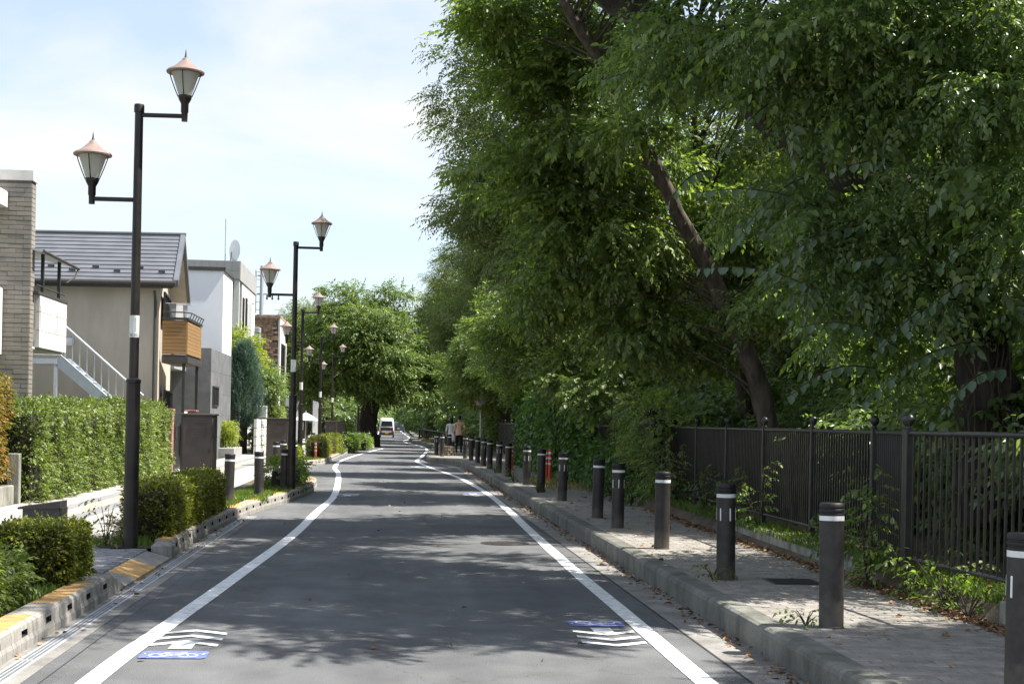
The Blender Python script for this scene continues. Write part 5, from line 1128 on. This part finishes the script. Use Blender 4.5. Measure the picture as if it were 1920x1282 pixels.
for i in range(20):
    x = -1.55 + i * .19; zt = 3.95 - max(0, x - .05) * sl_; m = MB(); m.box(x - .011, x + .011, -.011, .011, zt - .85, zt); m.build('baluster', 'stair_paint', B)

# brick gate pillars, gate and hung cloth
m = MB(); m.cbox(.004, .236, .004, .106, 0, .066, .003); BRK = m.mesh('brick', 'red_brick'); m = MB(); m.cbox(.004, .106, .004, .106, 0, .066, .003); BRH = m.mesh('brick', 'red_brick')
def brick_pillar(x, y, h, label):
    t = thing('brick_pillar', label, 'gate pillar', (x, y, .08), 0, 'brick gate pillars'); m = MB(); m.box(-.165, .165, -.165, .165, 0, h - .01); m.build('core', 'mortar', t)
    n = int(h / .074)
    for k in range(n):
        z = k * .074
        for q in range(4):
            e = link_mesh('brick', BRK, t); e.rotation_euler.z = q * PI / 2; s = -1 if k % 2 else 1
            c = Vector((-.178 + (0 if k % 2 else .116), -.178, z)); c.rotate(Matrix.Rotation(q * PI / 2, 3, 'Z')); e.location = c
            if k % 2 == 0: continue
    m = MB(); m.cbox(-.2, .2, -.2, .2, n * .074, n * .074 + .05, .01); m.build('cap', 'red_brick', t)
brick_pillar(-6.05, 38.95, 1.76, 'red brick gate pillar at the end of the long hedge')
brick_pillar(-6.0, 43.2, 1.76, 'second brick gate pillar, half hidden behind the tall cabinet')
t = thing('metal_gate', 'dark metal garden gate between the brick pillars', 'gate', (-6.0, 40.0, .08)); m = MB(); m.box(-.02, .02, 0, .06, .05, 1.35); m.box(-.02, .02, 1.2, 1.26, .05, 1.35); m.box(-.02, .02, .06, 1.2, 1.27, 1.33); m.box(-.02, .02, .06, 1.2, .08, .14); m.build('gate_frame', 'dark_metal', t)
for i in range(9): m = MB(); m.box(-.012, .012, .12 + i * .125, .19 + i * .125, .14, 1.27); m.build('gate_bar', 'dark_metal', t)
m = MB(); m.box(-.05, .03, .1, .32, .95, 1.25); m.build('letter_box', 'dark_metal', t)
t = thing('hung_cloth', 'white cloth hung over the gate beside the brick pillar', 'cloth', (-5.93, 40.9, 0)); m = MB()
for i in range(8):
    a0, a1 = i * .11, (i + 1) * .11; w0, w1 = .03 * math.sin(i * 1.9), .03 * math.sin((i + 1) * 1.9)
    m.quad((w0, a0, 1.78), (w1, a1, 1.78), (w1 * 1.6 + .02, a1, 1.15), (w0 * 1.6 + .02, a0, 1.15)); m.quad((w0 * 1.6 + .02, a0, 1.15), (w1 * 1.6 + .02, a1, 1.15), (w1 + .03, a1, .45 + .1 * (i % 2)), (w0 + .03, a0, .45))
o = m.build('sheet', 'cloth_white', t); so = o.modifiers.new('s', 'SOLIDIFY'); so.thickness = .01

# white and dark grey house
B = thing('modern_house', 'modern house with a white upper storey over a dark grey panelled ground floor', 'house', (-6.6, 52.5, .08))
m = MB(); m.box(-6, -.02, .02, 6.5, 0, 4.02); m.build('lower_wall', 'mortar', B)
for i in range(4):
    for k in range(5): 
        m = MB(); m.box(-1.35 * (i + 1) + .004, -1.35 * i - .006, 0, .02, k * .81 + .003, (k + 1) * .81 - .003); m.build('wall_panel', 'grey_panel', B)
for i in range(5):
    for k in range(5):
        m = MB(); m.box(-.02, 0, i * 1.3 + .005, (i + 1) * 1.3 - .004, k * .81 + .003, (k + 1) * .81 - .003); m.build('wall_panel', 'grey_panel', B)
window(B, (.0, .5, 1.95), (0, 1, 0), 1.6, .75, bars=2, dep=.05, fw=.06)
m = MB(); m.box(-6, -.02, 3.4, 6.5, 4.06, 7.22); m.build('upper_wall', 'white_render', B)
m = MB(); m.box(-6.02, .06, 3.32, 6.55, 7.22, 7.36); m.build('coping', 'fascia', B)
m = MB(); m.box(-6, -.04, .05, 3.38, 4.03, 4.06); m.build('terrace', 'fascia', B)
m = MB(); m.box(-6.0, -.9, -2.8, .0, 3.2, 5.5); m.build('side_annex', 'grey_building', B)
# three storey grey building behind
B = thing('apartment_block', 'three storey pale grey flat roofed block with an antenna and a dish', 'building', (-7.5, 69.7, .08))
m = MB(); m.box(-8, -1.15, .02, 8, 0, 8.2); m.box(-1.15, 0, 1.3, 8, 0, 8.2); m.build('wall', 'light_building', B)
m = MB(); m.box(-8.05, .05, -.05, 8.05, 8.2, 9.12); m.build('parapet', 'grey_building', B)
for i in range(22):
    m = MB(); m.box(-i * .36 - .35, -i * .36, -.075, -.052, 8.25, 8.64); m.build('parapet_tile', 'grey_building', B); m = MB(); m.box(-i * .36 - .35, -i * .36, -.075, -.052, 8.66, 9.1); m.build('parapet_tile', 'grey_building', B)
m = MB(); m.box(-1.15, 0, 0, 1.3, 4.9, 5.1); m.box(-1.15, 0, 0, .1, 5.1, 5.9); m.box(-1.15, 0, 0, .1, 0, 2.9); m.build('balcony', 'grey_building', B)
m = MB(); m.box(-.25, 0, 0, .25, 5.9, 8.2); m.build('corner_column', 'light_building', B)
for y, z, h in ((1.6, 5.6, 1.9), (3.0, 6.0, 1.6), (6.3, 5.8, 1.8), (1.9, 2.6, 1.7), (5.0, 2.6, 1.7)): window(B, (0, y, z), (0, 1, 0), .55, h, bars=0)
m = MB(); m.box(.002, .22, 4.2, 5.6, 4.6, 7.4); m.build('bay', 'white_render', B)
for k in range(3): m = MB(); m.cbox(.05, .4, 6.8, 7.5, 5.4 + k * .35, 5.68 + k * .35, .02); m.build('vent_hood', 'galv', B)
m = MB(); m.tube([(-.75, .4, 9.1), (-.75, .4, 11.2)], .025, 6); m.build('antenna', 'galv', B)
m = MB(); rings = [[(-.35 + x * .6, .3 + x * .5, 9.62 + rr_ * math.sin(a * PI / 10)) if False else (-.3 + .75 * x + rr_ * math.cos(a * PI / 10) * .55, .3 - rr_ * math.cos(a * PI / 10) * .6, 9.65 + rr_ * math.sin(a * PI / 10)) for a in range(20)] for rr_, x in ((.02, -.12), (.3, -.08), (.52, 0), (.54, .02))]; m.loft(rings, False); o = m.build('satellite_dish', 'white_render', B, True)
m = MB(); m.tube([(-.5, .4, 9.1), (-.45, .35, 9.6)], .03, 6); m.tube([(.1, 1, 9.1), (.5, 1.6, 9.5)], .015, 6); m.build('dish_mast', 'galv', B)
# brown brick building
B = thing('brick_building', 'brown rough brick building with pale window bays beyond the conifer', 'building', (-6.5, 81.8, .08))
m = MB(); m.box(-5, -.05, .05, 5.2, 0, 7.25); m.build('wall', 'mortar', B)
bk = MB(); rb = random.Random(2); zz = 0; n = 0
while zz < 7.2:
    x = -4 + (n % 2) * .2
    while x < -.4: w_ = rb.uniform(.3, .5); bk.box(x + .01, min(-.05, x + w_ - .01), rb.uniform(-.03, .03), .05, zz + .008, zz + .115); x += w_
    zz += .125; n += 1
tag(bk.build('bricks', 'brown_brick', B), kind='stuff')
m = MB(); m.box(-.05, .05, 0, .9, 0, 7.3); m.box(-.05, .05, .9, 5.2, 3.5, 4.0); m.box(-.05, .05, .9, 5.2, 5.9, 7.3); m.box(-.05, .05, 4.6, 5.2, 0, 3.5); m.box(-.05, .05, 4.6, 5.2, 4.0, 5.9); m.build('pale_frame', 'light_building', B)
for y, z, w_, h in ((1.1, 1.0, 1.3, 2.3), (2.7, 1.0, 1.6, 2.3), (1.1, 4.1, 1.4, 1.7), (2.8, 4.1, 1.5, 1.7)): window(B, (-.045, y, z), (0, 1, 0), w_, h, bars=1)
m = MB(); m.box(-5, .06, -.04, 5.25, 7.25, 7.4); m.build('coping', 'brown_brick', B)
t = thing('air_conditioner', 'white air conditioner unit above the grid patterned garden wall', 'air conditioner', (-6.0, 65.2, 1.65)); m = MB(); m.cbox(-.33, .33, 0, .3, 0, .55, .02); m.build('case', 'light_building', t)
m = MB(); m.lathe([(.22, 0), (.22, .02), (.05, .03)], 18); o = m.build('fan_grille', 'galv', t, True); o.rotation_euler.x = PI / 2; o.location = (-.1, -.0, .31)
for x in (-.3, .3): m = MB(); m.box(x - .03, x + .03, .05, .25, -1.55, 0); m.build('stand_leg', 'galv', t)
# garden walls
t = thing('block_wall', 'pale garden wall of square blocks with dark joints', 'garden wall', (-5.65, 60.4, .1)); m = MB(); m.box(-.12, -.02, 0, 6.1, 0, 1.5); m.build('core', 'mortar', t)
for i in range(9):
    for k in range(4): m = MB(); m.cbox(-.02, .0, i * .68 + .02, (i + 1) * .68 - .02, k * .375 + .015, (k + 1) * .375 - .015, .004); m.build('block', 'concrete_white', t)
for k in range(4): m = MB(); m.box(-.12, -.0, -.03, -.002, k * .375 + .015, (k + 1) * .375 - .015); m.build('block', 'concrete_white', t)
t = thing('low_brick_wall', 'low red brick wall under the bright green hedge', 'garden wall', (-5.5, 66.9, .1)); m = MB(); m.box(-.3, -.012, .012, 5.6, 0, .68); m.build('core', 'mortar', t)
m = MB(); m.cbox(.006, .394, 0, .02, 0, .105, .003); LBK = m.mesh('brick', 'red_brick')
for k in range(6):
    for i in range(14): o = link_mesh('brick', LBK, t, (.006, i * .4 + (.2 if k % 2 else 0), k * .115)); o.rotation_euler.z = PI / 2
t = thing('post_pair', 'slim brown pillar in front of the bright hedge', 'pillar', (-5.35, 70.6, .1)); m = MB(); m.cbox(-.06, .06, -.06, .06, 0, 2.05, .01); m.build('shaft', 'red_brick', t); m = MB(); m.cbox(-.08, .08, -.08, .08, 2.05, 2.1, .01); m.build('cap', 'red_brick', t)
# utility pole
t = thing('utility_pole', 'grey concrete utility pole with crossarms behind the brick building', 'utility pole', (-8.75, 95, .08))
m = MB(); m.lathe([(.19, 0), (.12, 11.6)], 12); m.build('pole', 'galv', t, True)
for z, w_ in ((10.9, .7), (9.7, 1.3), (8.3, 1.6)):
    m = MB(); m.box(-.3, w_, -.05, .05, z, z + .09); a_ = m.build('crossarm', 'galv', t)
    for x in (.35, .7, 1.1):
        if x < w_: m = MB(); m.lathe([(.05, 0), (.07, .1), (.04, .2), (.06, .3)], 8, (x, 0, z - .32)); m.build('insulator', 'dark_metal', a_)
m = MB(); m.box(-.42, -.36, -.2, .2, 8.5, 11.3)
for k in range(6): m.tube([(-.4, 0, 8.7 + k * .5), (0, 0, 8.7 + k * .5)], .02, 5)
m.build('ladder_frame', 'galv', t)
# shops far on
B = thing('far_shop', 'white shopfront building far down the left side', 'shop', (-6.6, 108, .08)); m = MB(); m.box(-6, 0, 0, 14, 0, 4.2); m.build('wall', 'white_render', B); m = MB(); m.box(-6.1, .3, -.2, 14.2, 4.2, 4.5); m.build('roof_slab', 'light_building', B)
for i in range(3): window(B, (0, .8 + i * 4.2, .3), (0, 1, 0), 2.8, 2.2, 'shop_window', bars=2)
window(B, (-2.4, 0, .3), (1, 0, 0), 1.6, 2.2, 'shop_window', bars=1)
B = thing('far_house', 'grey brown wall of a house beyond the sign pole', 'house', (-5.6, 124, .08)); m = MB(); m.box(-5, 0, 0, 9, 0, 5.2); m.build('wall', 'grey_building', B); m = MB(); m.prism([(-5.3, 5.2), (.4, 5.2), (-2.4, 6.6)], 'y', -.3, 9.3); m.build('roof', 'roof_grey', B); window(B, (0, 1, 1), (0, 1, 0), 2, 1.6)
t = thing('sign_pole', 'pole carrying red, white and teal shop signs far left', 'sign', (-6.15, 103, .1)); m = MB(); m.lathe([(.05, 0), (.05, 3.9)], 10); m.build('pole', 'dark_metal', t)
for x0, x1, z0, z1, mm in ((-.35, .85, 3.65, 3.9, 'cloth_white'), (-.3, .45, 3.25, 3.6, 'sign_blue'), (.25, .85, 2.75, 3.15, 'sign_red'), (-.35, .22, 2.55, 3.0, 'cloth_white'), (-.2, .3, 2.2, 2.5, 'sign_blue'), (.33, .85, 2.15, 2.6, 'cloth_white'), (-.3, .5, 1.3, 2.1, 'sign_teal')):
    m = MB(); m.box(x0, x1, -.06, -.02, z0, z1); p = m.build('sign_board', mm, t)
    m = MB(); m.box(x0 + .12, x1 - .12, -.066, -.061, z0 + (z1 - z0) * .35, z0 + (z1 - z0) * .65); m.build('lettering', 'sign_red' if mm == 'cloth_white' else 'cloth_white', p)
t = thing('market_umbrella', 'white open umbrella standing before the far shops', 'umbrella', (-5.75, 96, .1)); m = MB(); m.tube([(0, 0, 0), (0, 0, 2.1)], .025, 8); m.build('pole', 'galv', t)
m = MB(); m.lathe([(.85, 1.45), (.84, 1.47), (.45, 1.75), (0.02, 1.98), (0, 2.0)], 8); m.build('canopy', 'cloth_white', t)
t = thing('banner', 'white upright banner beside the far shop signs', 'banner', (-5.55, 100, .1)); m = MB(); m.tube([(0, 0, 0), (0, 0, 2.9)], .02, 6); m.build('pole', 'dark_metal', t); m = MB(); m.loft([[(.03 , 0, .5), (.62, .05, .45), (.62, .06, .45), (.03, .01, .5)], [(.03, 0, 2.85), (.55, -.03, 2.7), (.55, -.02, 2.7), (.03, .01, 2.85)]]); m.build('cloth', 'cloth_white', t)

# ------------------------------------------------------------------ vehicles
def wheel(t, x, y, rad, w):
    m = MB(); rings = []
    for rr_, d in ((rad * .6, -w / 2), (rad * .95, -w / 2), (rad, -w / 2 + .02), (rad, w / 2 - .02), (rad * .95, w / 2), (rad * .6, w / 2)): rings.append([(d, rr_ * math.cos(a * PI / 10), rr_ * math.sin(a * PI / 10)) for a in range(20)])
    m.loft(rings); o = m.build('wheel', 'tyre', t, True, loc=(x, y, rad)); s = 1 if x > 0 else -1
    m = MB(); m.loft([[(s * (w / 2 + d), rr_ * math.cos(a * PI / 8), rr_ * math.sin(a * PI / 8)) for a in range(16)] for rr_, d in ((rad * .62, -.01), (rad * .58, .004), (rad * .2, .012))]); m.build('rim', 'rim', o, True)
def car_body(t, L, secs, matn):
    """loft of rounded cross-sections along Y; secs: (y, halfwidth low, halfwidth top, z0, zbelt, ztop)"""
    m = MB(); rings = []
    for y, wl, wt, z0, zb, zt in secs:
        half = [(wl * .9, z0), (wl, z0 + .08), (wl, zb - .05), (wl * .985, zb), (wt + (wl - wt) * .25, zb + (zt - zb) * .72), (wt * .94, zt - .04), (wt * .80, zt)]
        rings.append([(x, y, z) for x, z in half] + [(-x, y, z) for x, z in reversed(half)])
    m.loft(rings); return m.build('body', matn, t, True)
V_ = thing('white_van', 'small white boxy van driving away on the road ahead', 'van', (-.5, 139.7, 0))
car_body(V_, 3.3, [(0.0, .66, .60, .42, 1.02, 1.80), (.04, .72, .645, .30, 1.02, 1.86), (.3, .737, .66, .22, 1.02, 1.90), (1.5, .737, .66, .22, 1.02, 1.91), (2.55, .737, .65, .22, 1.02, 1.86), (2.95, .735, .55, .22, 1.02, 1.45), (3.25, .70, .55, .25, .92, 1.05), (3.32, .62, .5, .35, .85, .95)], 'car_white')
m = MB(); m.loft([[(-.56, -.012, 1.08), (.56, -.012, 1.08), (.52, -.004, 1.60), (-.52, -.004, 1.60)], [(-.56, .02, 1.08), (.56, .02, 1.08), (.52, .03, 1.60), (-.52, .03, 1.60)]]); m.build('rear_window', 'window_glass', V_)
for s in (-1, 1):
    m = MB(); m.loft([[(s * .722, y, z) for y, z in ((.35, 1.1), (2.5, 1.1), (2.2, 1.6), (.35, 1.6))], [(s * (.722 - .04 + .03), y, z) for y, z in ((.35, 1.1), (2.5, 1.1), (2.2, 1.6), (.35, 1.6))]]); m.build('side_window', 'window_glass', V_)
    m = MB(); m.box(min(s * .48, s * .71), max(s * .48, s * .71), -.03, .05, .50, .66); m.build('tail_light', 'tail_red', V_)
    m = MB(); m.cbox(min(s * .76, s * .92), max(s * .76, s * .92), 2.6, 2.68, 1.05, 1.28, .02); m.build('wing_mirror', 'dark_metal', V_)
    for y in (.55, 2.75): wheel(V_, s * .65, y, .28, .16)
m = MB(); m.box(-.72, .72, -.05, .10, .28, .48); m.box(-.62, .62, -.02, .02, .68, .98); m.build('bumper', 'dark_metal', V_)
m = MB(); m.box(-.17, .17, -.065, -.05, .38, .55); m.build('licence_plate', 'plate_yellow', V_)
m = MB(); m.box(-.3, .3, -.022, -.012, .98, 1.02); m.build('tailgate_trim', 'galv', V_)
V_ = thing('dark_car', 'dark blue car far off ahead of the white van', 'car', (.95, 205, 0), 0)
car_body(V_, 4.2, [(0, .70, .6, .35, .82, .98), (.06, .80, .62, .25, .85, 1.05), (.6, .85, .6, .2, .9, 1.50), (1.8, .85, .62, .2, .92, 1.58), (2.6, .85, .58, .2, .92, 1.45), (3.2, .84, .6, .2, .9, 1.0), (4.1, .78, .6, .25, .75, .85)], 'car_blue')
m = MB(); m.loft([[(-.6, .05, 1.08), (.6, .05, 1.08), (.52, .5, 1.45), (-.52, .5, 1.45)], [(-.6, .1, 1.08), (.6, .1, 1.08), (.52, .55, 1.45), (-.52, .55, 1.45)]]); m.build('rear_window', 'window_glass', V_)
for s in (-1, 1):
    m = MB(); m.box(min(s * .52, s * .78), max(s * .52, s * .78), -.03, .1, .72, .86); m.build('tail_light', 'tail_red', V_)
    for y in (.8, 3.3): wheel(V_, s * .76, y, .31, .2)
m = MB(); m.box(-.18, .18, -.03, -.001, .5, .66); m.build('licence_plate', 'plate_yellow', V_); m = MB(); m.box(-.78, .78, -.06, .05, .3, .46); m.build('bumper', 'car_blue', V_)

# ------------------------------------------------------------------ people
def person(label, loc, rz, h, top, legs, shoe, arms, stride=.16, hairlong=0.0, sleeve=.62):
    """one continuous skinned body; arms = ((elbow, wrist) left, (elbow, wrist) right) in metres for a 1.70 m figure, facing +Y"""
    k = h / 1.70; Vt, Ed, Ra = [], [], []
    def v(p, r1, r2=None, par=None):
        Vt.append(tuple(c * k for c in p)); Ra.append((r1 * k, (r2 or r1) * k)); i = len(Vt) - 1
        if par is not None: Ed.append((par, i))
        return i
    pel = v((0, 0, .93), .135, .10); sp = v((0, .0, 1.10), .125, .09, pel); ch = v((0, -.01, 1.30), .145, .10, sp); nb = v((0, 0, 1.43), .065, .06, ch); nk = v((0, .015, 1.49), .052, .052, nb)
    hd = v((0, .025, 1.57), .072, .085, nk); ht = v((0, .02, 1.645), .066, .078, hd)
    v((0, .125, 1.555), .012, .012, hd)
    for s in (-1, 1): v((s * .083, .02, 1.565), .014, .018, hd)
    for s, (el, wr) in zip((-1, 1), arms):
        sh = v((s * .175, -.01, 1.385), .058, .055, ch); e = v(el, .043, .043, sh); w = v(wr, .029, .026, e); d = (Vector(wr) - Vector(el)).normalized(); pm_ = v(tuple(Vector(wr) + d * .07), .034, .016, w)
        side = d.cross(Vector((1, 0, 0))).normalized()
        for j, (o_, ln_) in enumerate(((-.028, .070), (-.010, .082), (.010, .078), (.028, .062))):
            a = Vector(wr) + d * .10 + side * o_; kk = v(tuple(a), .0095, .0095, pm_); v(tuple(a + d * ln_ * .8 + Vector((-s * .02, 0, 0))), .008, .008, kk)
        a = Vector(wr) + d * .045 + side * .045; kk = v(tuple(a), .0105, .0105, w); v(tuple(a + d * .045 + side * .015), .009, .009, kk)
    for s, dy in ((-1, stride), (1, -stride)):
        hp = v((s * .085, 0, .87), .098, .098, pel); kn = v((s * .09, dy * .55 + .03, .49), .062, .064, hp); an = v((s * .095, dy, .09), .042, .045, kn); he = v((s * .095, dy + .03, .045), .042, .04, an); v((s * .10, dy + .17, .03), .036, .028, he)
    me = bpy.data.meshes.new('person'); me.from_pydata(Vt, Ed, []); ob = bpy.data.objects.new('tmp', me); COL.objects.link(ob)
    sk = ob.modifiers.new('skin', 'SKIN'); sk.use_smooth_shade = True
    for i, sv in enumerate(me.skin_vertices[0].data): sv.radius = Ra[i]; sv.use_root = (i == pel)
    sb = ob.modifiers.new('sub', 'SUBSURF'); sb.levels = 2; sb.render_levels = 2
    dg = bpy.context.evaluated_depsgraph_get(); dg.update(); me2 = bpy.data.meshes.new_from_object(ob.evaluated_get(dg)); bpy.data.objects.remove(ob)
    me2.name = 'person'; me2.materials.clear()
    for mm in ('skin', top, legs, shoe): me2.materials.append(MATS[mm])
    for p in me2.polygons:
        c = p.center / k; arm = abs(c.x) > .155 and c.z > .6
        p.material_index = 0 if c.z > 1.455 else 3 if c.z < .085 else 1 if (c.z > .86 and not arm) else 2 if not arm else (1 if c.z > 1.385 - (1 - .0) * sleeve * .55 else 0)
        p.use_smooth = True
    o = link_mesh('person', me2, None, loc); o.rotation_euler.z = rz; tag(o, label, 'person')
    m = MB(); rings = []
    for rr_, z in ((.078, 1.545 - hairlong), (.088, 1.60), (.086, 1.66), (.066, 1.705), (.03, 1.728), (.002, 1.732)): rings.append([(rr_ * k * math.cos(a * PI / 8), (.012 + rr_ * 1.12 * math.sin(a * PI / 8) - (.02 if z < 1.6 else 0)) * k, z * k) for a in range(16)])
    m.loft(rings); m.build('hair', 'hair', o, True)
    for s in (-1, 1): m = MB(); m.lathe([(.001, -.008), (.007, -.005), (.009, 0), (.007, .005), (.001, .008)], 8, (s * .03 * k, .098 * k, 1.585 * k)); m.build('eye', 'ink', o, True)
    return o
person('person in a peach shirt and black trousers walking away on the right pavement', (2.98, 63.2, .21), 0.1, 1.70, 'shirt_peach', 'cloth_black', 'cloth_white', (((-.22, -.03, 1.13), (-.23, .06, .90)), ((.27, -.06, 1.16), (.22, .12, 1.08))), .10)
t = thing('white_bag', 'white plastic bag carried by the person in the peach shirt', 'bag', (2.70, 63.25, .75)); m = MB(); m.loft([[(rx * math.cos(a * PI / 7), ry * math.sin(a * PI / 7), z) for a in range(14)] for rx, ry, z in ((.05, .04, 0), (.13, .09, .05), (.14, .10, .2), (.09, .06, .33), (.03, .02, .40))]); m.build('sack', 'cloth_white', t, True)
m = MB(); m.tube([(-.03, 0, .38), (-.03, 0, .47), (.03, 0, .47), (.03, 0, .38)], .006, 5); m.build('handle', 'cloth_white', t)
person('person in pale clothes half hidden left of the peach shirted walker', (2.68, 64.6, .21), 0.0, 1.62, 'cloth_white', 'cloth_navy', 'cloth_black', (((-.22, 0, 1.13), (-.22, .06, .90)), ((.22, 0, 1.13), (.22, .06, .90))), .12, .12)
person('person in dark clothes with a rucksack walking on the left path', (-4.0, 88, .1), .05, 1.68, 'cloth_black', 'cloth_black', 'cloth_black', (((-.24, .0, 1.15), (-.2, .15, 1.02)), ((.24, 0, 1.15), (.2, .15, 1.02))), .15)
t = thing('rucksack', 'dark blue rucksack on the back of the walker on the left path', 'rucksack', (-4.0, 87.84, 1.05)); m = MB(); m.cbox(-.15, .15, -.14, .03, 0, .46, .05); m.build('pack', 'cloth_navy', t, True); m = MB(); m.cbox(-.11, .11, -.19, -.14, .04, .24, .02); m.build('pocket', 'galv', t)
for s in (-1, 1): m = MB(); m.tube([(s * .1, .03, .42), (s * .11, .16, .40), (s * .12, .2, .25), (s * .11, .05, .05)], .016, 6); m.build('strap', 'cloth_navy', t)
person('person under a lilac parasol far along the right pavement', (3.05, 130, .2), 0.0, 1.6, 'parasol', 'cloth_black', 'cloth_black', (((-.22, 0, 1.13), (-.22, .06, .90)), ((.2, .05, 1.15), (.1, .2, 1.2))), .12, .1)
t = thing('parasol', 'lilac parasol held over the far walker on the right', 'parasol', (3.12, 130.1, 1.2)); m = MB(); m.tube([(0, 0, 0), (0, 0, .8)], .01, 6); m.build('shaft', 'dark_metal', t); m = MB(); m.lathe([(.45, .48), (.44, .50), (.33, .66), (.16, .76), (0, .79)], 8); m.build('canopy', 'parasol', t)
